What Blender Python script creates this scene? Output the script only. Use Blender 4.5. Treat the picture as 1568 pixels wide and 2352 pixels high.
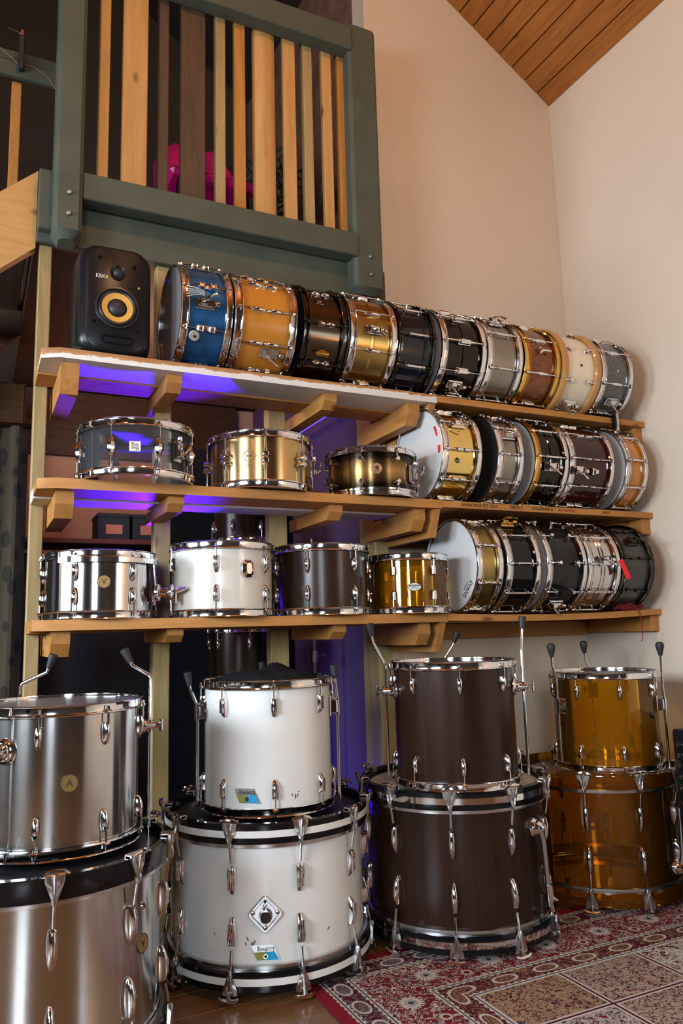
import bpy, bmesh, math, random
from mathutils import Vector, Matrix, noise
random.seed(7)
for o in list(bpy.data.objects): bpy.data.objects.remove(o)
sc = bpy.context.scene
COL = sc.collection
PI = math.pi
R_ = math.radians

# ------------------------------------------------------------------ camera, world, lights, exposure
cam_d = bpy.data.cameras.new('camera'); cam = bpy.data.objects.new('camera', cam_d); COL.objects.link(cam)
yaw, pitch, roll = R_(25.823), R_(8.904), R_(-1.581)
f = Vector((math.sin(yaw)*math.cos(pitch), math.cos(yaw)*math.cos(pitch), math.sin(pitch)))
r0 = Vector((math.cos(yaw), -math.sin(yaw), 0)); u0 = r0.cross(f)
rr = r0*math.cos(roll)+u0*math.sin(roll); uu = -r0*math.sin(roll)+u0*math.cos(roll)
mw = Matrix.Identity(4)
for i in range(3):
    mw[i][0] = rr[i]; mw[i][1] = uu[i]; mw[i][2] = -f[i]
mw.translation = Vector((-0.167, -2.4816, 1.0126))
cam.matrix_world = mw
cam_d.sensor_fit = 'VERTICAL'; cam_d.sensor_height = 36; cam_d.lens = 1760.317/2352*36
cam_d.clip_start = 0.05
sc.camera = cam

w = bpy.data.worlds.new('world'); sc.world = w; w.use_nodes = True
w.node_tree.nodes['Background'].inputs[0].default_value = (0.6, 0.75, 1.0, 1)
w.node_tree.nodes['Background'].inputs[1].default_value = 0.3

def area(name, loc, direction, sx, sy, power, col, spread=180):
    d = bpy.data.lights.new(name, 'AREA'); d.shape = 'RECTANGLE'; d.size = sx; d.size_y = sy
    d.energy = power; d.color = col; d.spread = R_(spread)
    o = bpy.data.objects.new(name, d); COL.objects.link(o)
    o.location = loc; o.rotation_euler = Vector(direction).to_track_quat('-Z', 'Z').to_euler()
    return o
def point(name, loc, power, col, rad=0.1):
    d = bpy.data.lights.new(name, 'POINT'); d.energy = power; d.color = col; d.shadow_soft_size = rad
    o = bpy.data.objects.new(name, d); COL.objects.link(o); o.location = loc
    return o
def spot(name, loc, target, power, col, ang, rad=0.04, blend=0.4):
    d = bpy.data.lights.new(name, 'SPOT'); d.energy = power; d.color = col; d.shadow_soft_size = rad
    d.spot_size = R_(ang); d.spot_blend = blend
    o = bpy.data.objects.new(name, d); COL.objects.link(o); o.location = loc
    o.rotation_euler = (Vector(target)-Vector(loc)).to_track_quat('-Z', 'Y').to_euler()
    return o
WARM = (1.0, 0.56, 0.26); COOL = (0.78, 0.89, 1.0)
area('window_daylight', (-2.86, -2.3, 1.75), (1, 0.10, -0.30), 1.0, 1.3, 140, COOL, 140)       # daylight of the windows: left wall,
area('window_daylight_side', (-2.86, -0.35, 1.75), (1, 0.0, -0.25), 0.75, 1.2, 100, COOL, 140)    # left wall near the stairs,
area('window_daylight_front', (-1.45, -4.9, 1.8), (0.1, 1, -0.25), 0.7, 1.3, 75, COOL, 140)      # behind the camera,
area('window_daylight_right', (2.54, -3.5, 1.7), (-1, 0.25, -0.2), 0.5, 1.2, 26, COOL, 140)      # right wall behind the camera
point('ceiling_lamp_light', (0.6, -2.0, 4.2), 105, WARM, 0.12)
point('ceiling_lamp_light', (-1.3, -2.6, 3.3), 45, WARM, 0.12)
point('floor_lamp_light', (2.25, -2.6, 1.5), 20, WARM, 0.10)

sc.view_settings.view_transform = 'Standard'; sc.view_settings.look = 'None'
sc.view_settings.gamma = 1; sc.view_settings.use_curve_mapping = False
sc.view_settings.exposure = -0.25
sc.cycles.use_denoising = True
sc.cycles.max_bounces = 8; sc.cycles.diffuse_bounces = 3; sc.cycles.glossy_bounces = 5
sc.cycles.transparent_max_bounces = 24; sc.cycles.sample_clamp_indirect = 4.0
sc.cycles.caustics_reflective = False; sc.cycles.caustics_refractive = False

# ------------------------------------------------------------------ materials
MATS = {}
def new_mat(name):
    m = bpy.data.materials.new(name); m.use_nodes = True
    nt = m.node_tree; b = nt.nodes['Principled BSDF']
    return m, nt, b
def N(nt, t, **kw):
    n = nt.nodes.new(t)
    for k, v in kw.items():
        if k in ('inp',):
            for a, b in v.items(): n.inputs[a].default_value = b
        else: setattr(n, k, v)
    return n
def ramp(nt, stops, interp='LINEAR'):
    n = nt.nodes.new('ShaderNodeValToRGB'); cr = n.color_ramp; cr.interpolation = interp
    while len(cr.elements) < len(stops): cr.elements.new(0.5)
    for e, (p, c) in zip(cr.elements, stops):
        e.position = p; e.color = (c[0], c[1], c[2], 1)
    return n
def plain(name, col, rough=0.5, metal=0.0, coat=0.0, var=0.0, vscale=8.0, bump=0.0, bscale=60.0, aniso=0.0, spec=0.5):
    if name in MATS: return MATS[name]
    m, nt, b = new_mat(name)
    b.inputs['Base Color'].default_value = (*col, 1); b.inputs['Roughness'].default_value = rough
    b.inputs['Metallic'].default_value = metal; b.inputs['Coat Weight'].default_value = coat
    b.inputs['Coat Roughness'].default_value = 0.06
    b.inputs['Specular IOR Level'].default_value = spec
    tc = N(nt, 'ShaderNodeTexCoord')
    if var > 0:
        nz = N(nt, 'ShaderNodeTexNoise'); nz.inputs['Scale'].default_value = vscale; nz.inputs['Detail'].default_value = 5
        nt.links.new(tc.outputs['Object'], nz.inputs['Vector'])
        rp = ramp(nt, [(0.3, [c*(1-var) for c in col]), (0.7, [min(1, c*(1+var)) for c in col])])
        nt.links.new(nz.outputs['Fac'], rp.inputs['Fac']); nt.links.new(rp.outputs['Color'], b.inputs['Base Color'])
    if bump > 0:
        nb = N(nt, 'ShaderNodeTexNoise'); nb.inputs['Scale'].default_value = bscale; nb.inputs['Detail'].default_value = 4
        nt.links.new(tc.outputs['Object'], nb.inputs['Vector'])
        bp = N(nt, 'ShaderNodeBump'); bp.inputs['Strength'].default_value = bump; bp.inputs['Distance'].default_value = 0.01
        nt.links.new(nb.outputs['Fac'], bp.inputs['Height']); nt.links.new(bp.outputs['Normal'], b.inputs['Normal'])
    if aniso > 0:
        b.inputs['Anisotropic'].default_value = aniso; b.inputs['Anisotropic Rotation'].default_value = 0.25
        tg = N(nt, 'ShaderNodeTangent'); tg.direction_type = 'RADIAL'; tg.axis = 'Z'
        nt.links.new(tg.outputs['Tangent'], b.inputs['Tangent'])
    MATS[name] = m
    return m
def wood(name, c1, c2, axis='X', rough=0.55, knots=True, scale=1.0, coat=0.0, spec=0.4):
    """planed timber, grain along the given object axis, with knots"""
    if name in MATS: return MATS[name]
    m, nt, b = new_mat(name)
    b.inputs['Roughness'].default_value = rough; b.inputs['Coat Weight'].default_value = coat; b.inputs['Specular IOR Level'].default_value = spec
    tc = N(nt, 'ShaderNodeTexCoord'); oi = N(nt, 'ShaderNodeObjectInfo')
    ad = N(nt, 'ShaderNodeVectorMath', operation='ADD'); sclr = N(nt, 'ShaderNodeVectorMath', operation='SCALE')
    sclr.inputs[0].default_value = (7.3, 3.1, 5.7)
    nt.links.new(oi.outputs['Random'], sclr.inputs['Scale'])
    nt.links.new(tc.outputs['Object'], ad.inputs[0]); nt.links.new(sclr.outputs[0], ad.inputs[1])
    mp = N(nt, 'ShaderNodeMapping')
    s = {'X': (1.6, 22, 22), 'Y': (22, 1.6, 22), 'Z': (22, 22, 1.6)}[axis]
    mp.inputs['Scale'].default_value = [a*scale for a in s]
    nt.links.new(ad.outputs[0], mp.inputs['Vector'])
    nz = N(nt, 'ShaderNodeTexNoise'); nz.inputs['Scale'].default_value = 1.6; nz.inputs['Detail'].default_value = 7; nz.inputs['Roughness'].default_value = 0.62; nz.inputs['Distortion'].default_value = 0.6
    nt.links.new(mp.outputs[0], nz.inputs['Vector'])
    wv = N(nt, 'ShaderNodeTexNoise'); wv.inputs['Scale'].default_value = 7; wv.inputs['Detail'].default_value = 3
    nt.links.new(mp.outputs[0], wv.inputs['Vector'])
    mx = N(nt, 'ShaderNodeMath', operation='MULTIPLY_ADD'); mx.inputs[1].default_value = 0.35
    nt.links.new(wv.outputs['Fac'], mx.inputs[0]); nt.links.new(nz.outputs['Fac'], mx.inputs[2])
    rp = ramp(nt, [(0.48, c2), (0.62, [(a+b_)/2 for a, b_ in zip(c1, c2)]), (0.82, c1)])
    nt.links.new(mx.outputs[0], rp.inputs['Fac'])
    last = rp.outputs['Color']
    if knots:
        mk = N(nt, 'ShaderNodeMapping'); k = {'X': (0.45, 1, 1), 'Y': (1, 0.45, 1), 'Z': (1, 1, 0.45)}[axis]
        mk.inputs['Scale'].default_value = k
        nt.links.new(ad.outputs[0], mk.inputs['Vector'])
        vo = N(nt, 'ShaderNodeTexVoronoi'); vo.inputs['Scale'].default_value = 9
        nt.links.new(mk.outputs[0], vo.inputs['Vector'])
        rk = ramp(nt, [(0.06, (0.28, 0.2, 0.14)), (0.15, (1, 1, 1))])
        nt.links.new(vo.outputs['Distance'], rk.inputs['Fac'])
        mm = N(nt, 'ShaderNodeMix', data_type='RGBA', blend_type='MULTIPLY'); mm.inputs[0].default_value = 0.85
        nt.links.new(last, mm.inputs[6]); nt.links.new(rk.outputs['Color'], mm.inputs[7]); last = mm.outputs[2]
    nt.links.new(last, b.inputs['Base Color'])
    bp = N(nt, 'ShaderNodeBump'); bp.inputs['Strength'].default_value = 0.15; bp.inputs['Distance'].default_value = 0.004
    nt.links.new(mx.outputs[0], bp.inputs['Height']); nt.links.new(bp.outputs['Normal'], b.inputs['Normal'])
    MATS[name] = m
    return m
def clear(name, tint, gloss=0.08, density=1.0):
    """thin clear or tinted acrylic: coloured straight-through light plus a glossy surface"""
    if name in MATS: return MATS[name]
    m, nt, b = new_mat(name); nt.nodes.remove(b)
    out = nt.nodes['Material Output']
    tr = N(nt, 'ShaderNodeBsdfTransparent'); tr.inputs[0].default_value = (*tint, 1)
    gl = N(nt, 'ShaderNodeBsdfGlossy'); gl.inputs['Roughness'].default_value = 0.04
    fr = N(nt, 'ShaderNodeFresnel'); fr.inputs[0].default_value = 1.5
    mx = N(nt, 'ShaderNodeMixShader')
    nt.links.new(fr.outputs[0], mx.inputs[0]); nt.links.new(tr.outputs[0], mx.inputs[1]); nt.links.new(gl.outputs[0], mx.inputs[2])
    df = N(nt, 'ShaderNodeBsdfDiffuse'); df.inputs[0].default_value = (*[t**4*0.9 for t in tint], 1)
    m2 = N(nt, 'ShaderNodeMixShader'); m2.inputs[0].default_value = gloss
    nt.links.new(mx.outputs[0], m2.inputs[1]); nt.links.new(df.outputs[0], m2.inputs[2]); nt.links.new(m2.outputs[0], out.inputs[0])
    MATS[name] = m
    return m
def emit(name, col, strength):
    m, nt, b = new_mat(name)
    b.inputs['Base Color'].default_value = (0, 0, 0, 1); b.inputs['Emission Color'].default_value = (*col, 1); b.inputs['Emission Strength'].default_value = strength
    MATS[name] = m
    return m

CHROME = plain('chrome', (0.80, 0.80, 0.82), 0.07, 1.0)
DULLCHROME = plain('worn_chrome', (0.62, 0.62, 0.62), 0.22, 1.0, var=0.15, vscale=40)
BLACKNICKEL = plain('black_nickel', (0.07, 0.065, 0.06), 0.14, 1.0)
RUBBER = plain('black_rubber', (0.012, 0.012, 0.013), 0.55)
BLACK = plain('black_plastic', (0.007, 0.0075, 0.009), 0.30, bump=0.02, bscale=400, spec=0.25)
GLOSSBLACK = plain('gloss_black', (0.005, 0.005, 0.006), 0.10, spec=0.35)
CLOTHB = plain('black_cloth', (0.010, 0.011, 0.013), 0.95, bump=0.2, bscale=300, spec=0.1)
WHITEW = plain('white_wrap', (0.72, 0.73, 0.70), 0.22, coat=0.5, var=0.03, vscale=5)
IVORY = plain('ivory_wrap', (0.74, 0.67, 0.52), 0.25, coat=0.4, var=0.03, vscale=6)
STEEL = plain('brushed_steel', (0.60, 0.59, 0.575), 0.15, 1.0, aniso=0.85, var=0.06, vscale=20)
ALU = plain('brushed_grey_metal', (0.29, 0.265, 0.23), 0.30, 1.0, aniso=0.6, var=0.05, vscale=20)
BRONZE = plain('brushed_bronze', (0.52, 0.355, 0.165), 0.24, 1.0, aniso=0.7, var=0.08, vscale=14)
BRASS = plain('brushed_brass', (0.38, 0.26, 0.085), 0.28, 1.0, aniso=0.6, var=0.08, vscale=14)
POLBRASS = plain('polished_brass', (0.80, 0.60, 0.20), 0.10, 1.0)
GOLD = plain('gold_plate', (0.72, 0.47, 0.13), 0.16, 1.0)
OLIVE = plain('aged_brass_shell', (0.33, 0.25, 0.08), 0.33, 1.0, aniso=0.5, var=0.12, vscale=20)
SHINYBLACK = plain('black_chrome_shell', (0.04, 0.036, 0.032), 0.09, 1.0)
DARKBRONZE = plain('dark_bronze_shell', (0.11, 0.085, 0.06), 0.20, 1.0, aniso=0.5)
HEADW = plain('coated_white_head', (0.55, 0.55, 0.54), 0.55, bump=0.05, bscale=500)
HEADG = plain('smoky_head', (0.16, 0.15, 0.15), 0.28)
HEADB = plain('black_head', (0.016, 0.017, 0.019), 0.30)
HEADGREY = plain('grey_head', (0.42, 0.42, 0.43), 0.4)
BROWNST = wood('walnut_stain', (0.030, 0.0125, 0.0070), (0.012, 0.0048, 0.0028), 'Z', 0.25, False, 0.35, coat=0.0, spec=0.30)
MAHOG = plain('burgundy_lacquer', (0.035, 0.005, 0.006), 0.12, spec=0.5, var=0.2)
ORANGEL = plain('orange_lacquer', (0.50, 0.20, 0.025), 0.22, coat=0.6, var=0.10, vscale=10)
BLUESP = plain('blue_sparkle', (0.012, 0.10, 0.27), 0.30, 0.5, coat=0.5, var=0.30, vscale=30, bump=0.05, bscale=500)
NAVY = plain('midnight_lacquer', (0.006, 0.008, 0.014), 0.07, 0.0, spec=0.45)
COPPERSP = plain('copper_sparkle', (0.20, 0.070, 0.025), 0.28, 0.7, coat=0.4, var=0.30, vscale=50, bump=0.08, bscale=600)
GREYSP = plain('grey_sparkle', (0.11, 0.11, 0.11), 0.32, 0.4, coat=0.3, var=0.5, vscale=160)
CHARCOAL = plain('charcoal_shell', (0.06, 0.06, 0.058), 0.28, 0.3)
PEARL = plain('black_pearl', (0.010, 0.010, 0.011), 0.09, var=0.9, vscale=14, spec=0.32)
WOODHOOP = wood('maple_hoop', (0.50, 0.27, 0.085), (0.40, 0.19, 0.05), 'Z', 0.35, False, 0.3, coat=0.3)
AMBER = clear('amber_acrylic', (0.985, 0.815, 0.34), 0.07)
CLEAR = clear('clear_acrylic', (0.96, 0.96, 0.97), 0.015)
CLEARHEAD = clear('clear_head', (0.95, 0.95, 0.95), 0.03)
AMBERHOOP = clear('amber_hoop', (0.90, 0.68, 0.22), 0.06)
FELT = plain('grey_felt', (0.34, 0.33, 0.31), 0.95, bump=0.3, bscale=300)
REDTAPE = plain('red_tape', (0.55, 0.012, 0.015), 0.5)
GREENP = plain('sage_green_paint', (0.060, 0.070, 0.050), 0.65, var=0.14, vscale=7, bump=0.08, bscale=40)
PLATE = plain('badge_gold', (0.45, 0.29, 0.10), 0.35, 0.8)
INK = plain('black_ink', (0.012, 0.011, 0.010), 0.6)
REDINK = plain('red_ink', (0.25, 0.03, 0.015), 0.7)
PINE = {a: wood('pine_'+a, (0.45, 0.205, 0.050), (0.33, 0.135, 0.027), a) for a in 'XYZ'}
PINEP = {a: wood('pale_pine_'+a, (0.52, 0.295, 0.105), (0.42, 0.215, 0.065), a) for a in 'XYZ'}
POSTW = wood('treated_pine_Z', (0.38, 0.275, 0.12), (0.28, 0.185, 0.07), 'Z')
DARKW = {a: wood('dark_timber_'+a, (0.075, 0.042, 0.026), (0.045, 0.025, 0.016), a) for a in 'XYZ'}

# burst shell: black at the rims fading to bronze in the middle
def burst():
    m, nt, b = new_mat('sunburst_bronze')
    tc = N(nt, 'ShaderNodeTexCoord'); sx = N(nt, 'ShaderNodeSeparateXYZ'); nt.links.new(tc.outputs['Generated'], sx.inputs[0])
    rp = ramp(nt, [(0.0, (0.012, 0.009, 0.006)), (0.18, (0.03, 0.02, 0.01)), (0.5, (0.40, 0.25, 0.09)), (0.82, (0.03, 0.02, 0.01)), (1, (0.012, 0.009, 0.006))])
    nt.links.new(sx.outputs['Z'], rp.inputs['Fac']); nt.links.new(rp.outputs['Color'], b.inputs['Base Color'])
    b.inputs['Metallic'].default_value = 0.9; b.inputs['Roughness'].default_value = 0.22; b.inputs['Anisotropic'].default_value = 0.6; b.inputs['Anisotropic Rotation'].default_value = 0.25
    tg = N(nt, 'ShaderNodeTangent'); tg.direction_type = 'RADIAL'; tg.axis = 'Z'; nt.links.new(tg.outputs['Tangent'], b.inputs['Tangent'])
    MATS['burst'] = m
    return m
BURST = burst()
# chipped white paint over timber
def chipped():
    m, nt, b = new_mat('chipped_white_paint')
    g = N(nt, 'ShaderNodeNewGeometry'); tc = N(nt, 'ShaderNodeTexCoord')
    sx = N(nt, 'ShaderNodeSeparateXYZ'); nt.links.new(tc.outputs['Object'], sx.inputs[0])
    mp = N(nt, 'ShaderNodeMapping'); mp.inputs['Scale'].default_value = (0.8, 1, 2.2); nt.links.new(tc.outputs['Object'], mp.inputs['Vector'])
    nz = N(nt, 'ShaderNodeTexNoise'); nz.inputs['Scale'].default_value = 22; nz.inputs['Detail'].default_value = 8; nz.inputs['Roughness'].default_value = 0.7
    nt.links.new(mp.outputs[0], nz.inputs['Vector'])
    mr = N(nt, 'ShaderNodeMapRange'); mr.inputs['From Min'].default_value = -0.030; mr.inputs['From Max'].default_value = 0.0; mr.inputs['To Min'].default_value = -0.34; mr.inputs['To Max'].default_value = 0.40
    nt.links.new(sx.outputs['Z'], mr.inputs['Value'])
    mr2 = N(nt, 'ShaderNodeMapRange'); mr2.inputs['From Min'].default_value = 0.0; mr2.inputs['From Max'].default_value = 1.2; mr2.inputs['To Min'].default_value = 0.06; mr2.inputs['To Max'].default_value = -0.18
    nt.links.new(sx.outputs['X'], mr2.inputs['Value'])
    a1 = N(nt, 'ShaderNodeMath', operation='ADD'); nt.links.new(mr.outputs[0], a1.inputs[0]); nt.links.new(nz.outputs['Fac'], a1.inputs[1])
    a2 = N(nt, 'ShaderNodeMath', operation='ADD'); nt.links.new(a1.outputs[0], a2.inputs[0]); nt.links.new(mr2.outputs[0], a2.inputs[1])
    rp = ramp(nt, [(0.50, (0.60, 0.57, 0.53)), (0.53, (0.42, 0.20, 0.07)), (0.75, (0.30, 0.13, 0.04))])
    nt.links.new(a2.outputs[0], rp.inputs['Fac']); nt.links.new(rp.outputs['Color'], b.inputs['Base Color'])
    bp = N(nt, 'ShaderNodeBump'); bp.inputs['Strength'].default_value = 0.5; bp.inputs['Distance'].default_value = 0.003; bp.invert = True
    nt.links.new(rp.outputs['Alpha'], bp.inputs['Height'])
    b.inputs['Roughness'].default_value = 0.6
    return m
CHIP = chipped()
WALLP = plain('cream_wall_paint', (0.62, 0.525, 0.42), 0.85, var=0.035, vscale=1.6, bump=0.05, bscale=90)
WHITEP = plain('white_board_paint', (0.66, 0.64, 0.62), 0.6, var=0.08, vscale=14)

# ------------------------------------------------------------------ mesh builder
class MB:
    def __init__(s): s.v = []; s.f = []; s.m = Matrix.Identity(4)
    def add(s, vs, fs):
        o = len(s.v); s.v += [tuple(s.m @ Vector(p)) for p in vs]; s.f += [tuple(i+o for i in q) for q in fs]
        return s
    def box(s, c, d, bev=0.0):
        cx, cy, cz = c; hx, hy, hz = d[0]/2, d[1]/2, d[2]/2
        if bev <= 0:
            vs = [(cx+a*hx, cy+b*hy, cz+e*hz) for a in (-1, 1) for b in (-1, 1) for e in (-1, 1)]
            return s.add(vs, [(0, 1, 3, 2), (4, 6, 7, 5), (0, 4, 5, 1), (2, 3, 7, 6), (0, 2, 6, 4), (1, 5, 7, 3)])
        bev = min(bev, hx*.99, hy*.99, hz*.99)
        vs = []; idx = {}
        for a in (-1, 1):
            for b in (-1, 1):
                for e in (-1, 1):
                    for k in range(3):
                        q = [a*(hx-(bev if k != 0 else 0)), b*(hy-(bev if k != 1 else 0)), e*(hz-(bev if k != 2 else 0))]
                        idx[a, b, e, k] = len(vs); vs.append((cx+q[0], cy+q[1], cz+q[2]))
        fs = []
        for a in (-1, 1):
            q = [idx[a, -1, -1, 0], idx[a, 1, -1, 0], idx[a, 1, 1, 0], idx[a, -1, 1, 0]]; fs.append(q if a > 0 else q[::-1])
            q = [idx[-1, a, -1, 1], idx[1, a, -1, 1], idx[1, a, 1, 1], idx[-1, a, 1, 1]]; fs.append(q[::-1] if a > 0 else q)
            q = [idx[-1, -1, a, 2], idx[1, -1, a, 2], idx[1, 1, a, 2], idx[-1, 1, a, 2]]; fs.append(q if a > 0 else q[::-1])
        for a in (-1, 1):
            for b in (-1, 1):
                fs.append([idx[a, b, -1, 0], idx[a, b, 1, 0], idx[a, b, 1, 1], idx[a, b, -1, 1]])
                fs.append([idx[a, -1, b, 0], idx[a, 1, b, 0], idx[a, 1, b, 2], idx[a, -1, b, 2]])
                fs.append([idx[-1, a, b, 1], idx[1, a, b, 1], idx[1, a, b, 2], idx[-1, a, b, 2]])
                for e in (-1, 1): fs.append([idx[a, b, e, 0], idx[a, b, e, 1], idx[a, b, e, 2]])
        return s.add(vs, fs)
    def lathe(s, prof, seg=64, closed=False, capa=False, capb=False):
        n = len(prof); vs = []; fs = []
        for i in range(seg):
            t = 2*PI*i/seg; c, q = math.cos(t), math.sin(t)
            vs += [(r*c, r*q, z) for r, z in prof]
        for i in range(seg):
            j = (i+1) % seg
            for k in range(n if closed else n-1):
                l = (k+1) % n
                fs.append((i*n+k, j*n+k, j*n+l, i*n+l))
        if capa: fs.append(tuple(i*n for i in range(seg))[::-1])
        if capb: fs.append(tuple(i*n+n-1 for i in range(seg)))
        return s.add(vs, fs)
    def tube(s, pts, r, seg=10):
        pts = [Vector(p) for p in pts]; n = len(pts); vs = []; fs = []
        rs = r if isinstance(r, (list, tuple)) else [r]*n
        up = Vector((0, 0, 1))
        for i, p in enumerate(pts):
            d = (pts[min(i+1, n-1)]-pts[max(i-1, 0)]).normalized()
            a = d.cross(up if abs(d.dot(up)) < 0.95 else Vector((1, 0, 0))).normalized(); b = a.cross(d)
            if i and (a.dot(pa)) < 0: a, b = -a, -b
            pa = a
            vs += [tuple(p+(a*math.cos(2*PI*k/seg)+b*math.sin(2*PI*k/seg))*rs[i]) for k in range(seg)]
        for i in range(n-1):
            for k in range(seg):
                l = (k+1) % seg
                fs.append((i*seg+k, i*seg+l, (i+1)*seg+l, (i+1)*seg+k))
        fs.append(tuple(range(seg))[::-1]); fs.append(tuple((n-1)*seg+k for k in range(seg)))
        return s.add(vs, fs)
    def rings(s, rings, cap=True):
        n = len(rings[0]); vs = [p for q in rings for p in q]; fs = []
        for i in range(len(rings)-1):
            for k in range(n):
                l = (k+1) % n
                fs.append((i*n+k, i*n+l, (i+1)*n+l, (i+1)*n+k))
        if cap:
            fs.append(tuple(range(n))[::-1]); fs.append(tuple((len(rings)-1)*n+k for k in range(n)))
        return s.add(vs, fs)
    def loft(s, secs, n=10, p=0.75):
        """half-round body standing off a wall at x=0: sections (z, width, depth)"""
        rs = []
        for z, w, d in secs:
            q = []
            for k in range(n+1):
                t = PI*k/n; c, sn = math.cos(t), math.sin(t)
                q.append((d*abs(sn)**p, w/2*math.copysign(abs(c)**p, c), z))
            q.append((-0.004, -w/2, z)); q.append((-0.004, w/2, z))
            rs.append(q)
        return s.rings(rs)
    def prism(s, poly, y0, y1):
        """polygon in XZ extruded along Y"""
        n = len(poly)
        vs = [(x, y0, z) for x, z in poly]+[(x, y1, z) for x, z in poly]
        fs = [tuple(range(n)), tuple(range(n, 2*n))[::-1]]+[(i, i+n, (i+1) % n+n, (i+1) % n) for i in range(n)]
        return s.add(vs, fs)
    def prismX(s, poly, x0, x1):
        """polygon in YZ extruded along X"""
        n = len(poly)
        vs = [(x0, y, z) for y, z in poly]+[(x1, y, z) for y, z in poly]
        fs = [tuple(range(n))[::-1], tuple(range(n, 2*n))]+[(i, (i+1) % n, (i+1) % n+n, i+n) for i in range(n)]
        return s.add(vs, fs)
    def mesh(s, name, angle=35):
        me = bpy.data.meshes.new(name); me.from_pydata(s.v, [], s.f)
        bm = bmesh.new(); bm.from_mesh(me); bmesh.ops.recalc_face_normals(bm, faces=bm.faces); bm.to_mesh(me); bm.free()
        me.polygons.foreach_set('use_smooth', [True]*len(me.polygons))
        me.set_sharp_from_angle(angle=R_(angle))
        return me
CACHE = {}
def link(name, me, mat=None, parent=None, M=None):
    o = bpy.data.objects.new(name, me); COL.objects.link(o)
    if me is not None and mat is not None and len(me.materials) == 0: me.materials.append(mat)
    if parent is not None: o.parent = parent
    if M is not None: o.matrix_local = M
    return o
def part(name, mb, mat, parent=None, M=None, angle=35):
    return link(name, mb.mesh(name, angle), mat, parent, M)
def cached(key, mat, make, angle=35):
    k = (key, mat.name)
    if k not in CACHE:
        me = make().mesh(str(key[0]) if isinstance(key, tuple) else key, angle); me.materials.append(mat); CACHE[k] = me
    return CACHE[k]
def tag(o, label=None, cat=None, group=None, kind=None):
    if label: o['label'] = label
    if cat: o['category'] = cat
    if group: o['group'] = group
    if kind: o['kind'] = kind
    return o
def empty(name, loc=(0, 0, 0), M=None):
    o = bpy.data.objects.new(name, None); COL.objects.link(o); o.empty_display_size = 0.05
    if M is not None: o.matrix_world = M
    else: o.location = loc
    return o
def T(x, y, z): return Matrix.Translation((x, y, z))
def rot(a, ax): return Matrix.Rotation(R_(a), 4, ax)
def frame(phi, r, z, flip=False):
    """on a cylinder: local X outwards, Y along the rim, Z up (flip turns it upside down)"""
    m = rot(phi, 'Z') @ T(r, 0, z)
    return m @ rot(180, 'X') if flip else m
def text_mesh(body, size, extrude=0.0004):
    c = bpy.data.curves.new('lettering', 'FONT'); c.body = body; c.size = size; c.align_x = 'CENTER'; c.align_y = 'CENTER'; c.extrude = extrude; c.resolution_u = 3
    o = bpy.data.objects.new('lettering', c); COL.objects.link(o)
    bpy.context.view_layer.update()
    me = bpy.data.meshes.new_from_object(o.evaluated_get(bpy.context.evaluated_depsgraph_get()))
    bpy.data.objects.remove(o); bpy.data.curves.remove(c)
    me.name = 'lettering'
    return me
# text plane -> cylinder frame (text x along rim, text y up, normal outwards)
TXT = Matrix(((0, 0, 1, 0), (1, 0, 0, 0), (0, 1, 0, 0), (0, 0, 0, 1)))
def lettering(body, size, mat, parent, M, sx=1.0, name='lettering'):
    return link(name, text_mesh(body, size), mat, parent, M @ Matrix.Diagonal((sx, 1, 1, 1)))
def struct(name, mb, mat, angle=35):
    return tag(part(name, mb, mat, angle=angle), kind='structure')
def bb(x0, x1, y0, y1, z0, z1, bev=0.0, mb=None):
    mb = mb or MB()
    return mb.box(((x0+x1)/2, (y0+y1)/2, (z0+z1)/2), (x1-x0, y1-y0, z1-z0), bev)
def local(mb_, at):
    """shift baked world coordinates so the object's origin is at the thing"""
    for i, v in enumerate(mb_.v): mb_.v[i] = (v[0]-at[0], v[1]-at[1], v[2]-at[2])
    return mb_

# ------------------------------------------------------------------ the room
XR = 2.60; YW = 0.457; XE = 1.45          # right wall, gable wall, where the gable wall ends
EZ = 3.853; SL = 0.655                     # eaves height, ceiling slope
XL0 = -2.95; YF = -5.0; XM = (XR+XL0)/2
def ceil_z(x): return EZ+SL*((XR-x) if x > XM else (x-XL0))
fl = struct('floor', bb(XL0, XR+.1, YF, 2.6, -0.06, -0.012), plain('floor_gap', (0.03, 0.018, 0.01), 0.8))
FLW = wood('floor_board', (0.17, 0.085, 0.036), (0.10, 0.045, 0.018), 'X', 0.30, True, 0.8, coat=0.2)
y = -2.2
while y < 1.5:
    o = part('plank', local(bb(XL0+.02, XR, y, y+0.137, -0.012, 0.0, 0.0015), (0, y, 0)), FLW, fl, T(0, y, 0)); y += 0.1385
o = part('plank_field', bb(XL0, XR, YF, -2.2, -0.012, 0), FLW, fl); o['kind'] = 'stuff'
struct('wall_back', bb(XE, XR+.12, YW, YW+0.12, 0, 5.2), WALLP)
struct('wall_right', bb(XR, XR+0.12, YF, YW+.12, 0, EZ+.3), WALLP)
DARKROOM = plain('dark_studio_wall', (0.045, 0.038, 0.034), 0.9, var=.1, vscale=2)
struct('wall_left', MB().box((XL0-.06, -3.9, 2.2), (.12, 2.3, 4.4)).box((XL0-.06, -.2, 2.2), (.12, 3.1, 4.4)).box((XL0-.06, -2.5, .52), (.12, 1.6, 1.04)).box((XL0-.06, -2.5, 3.45), (.12, 1.6, 1.9)), DARKROOM)
struct('wall_front', MB().box((-2.6, YF-.06, 2.6), (1.0, .12, 5.2)).box((.9, YF-.06, 2.9), (3.7, .12, 5.8)).box((-1.55, YF-.06, .55), (1.2, .12, 1.1)).box((-1.55, YF-.06, 4.0), (1.2, .12, 3.0)), DARKROOM)
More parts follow.
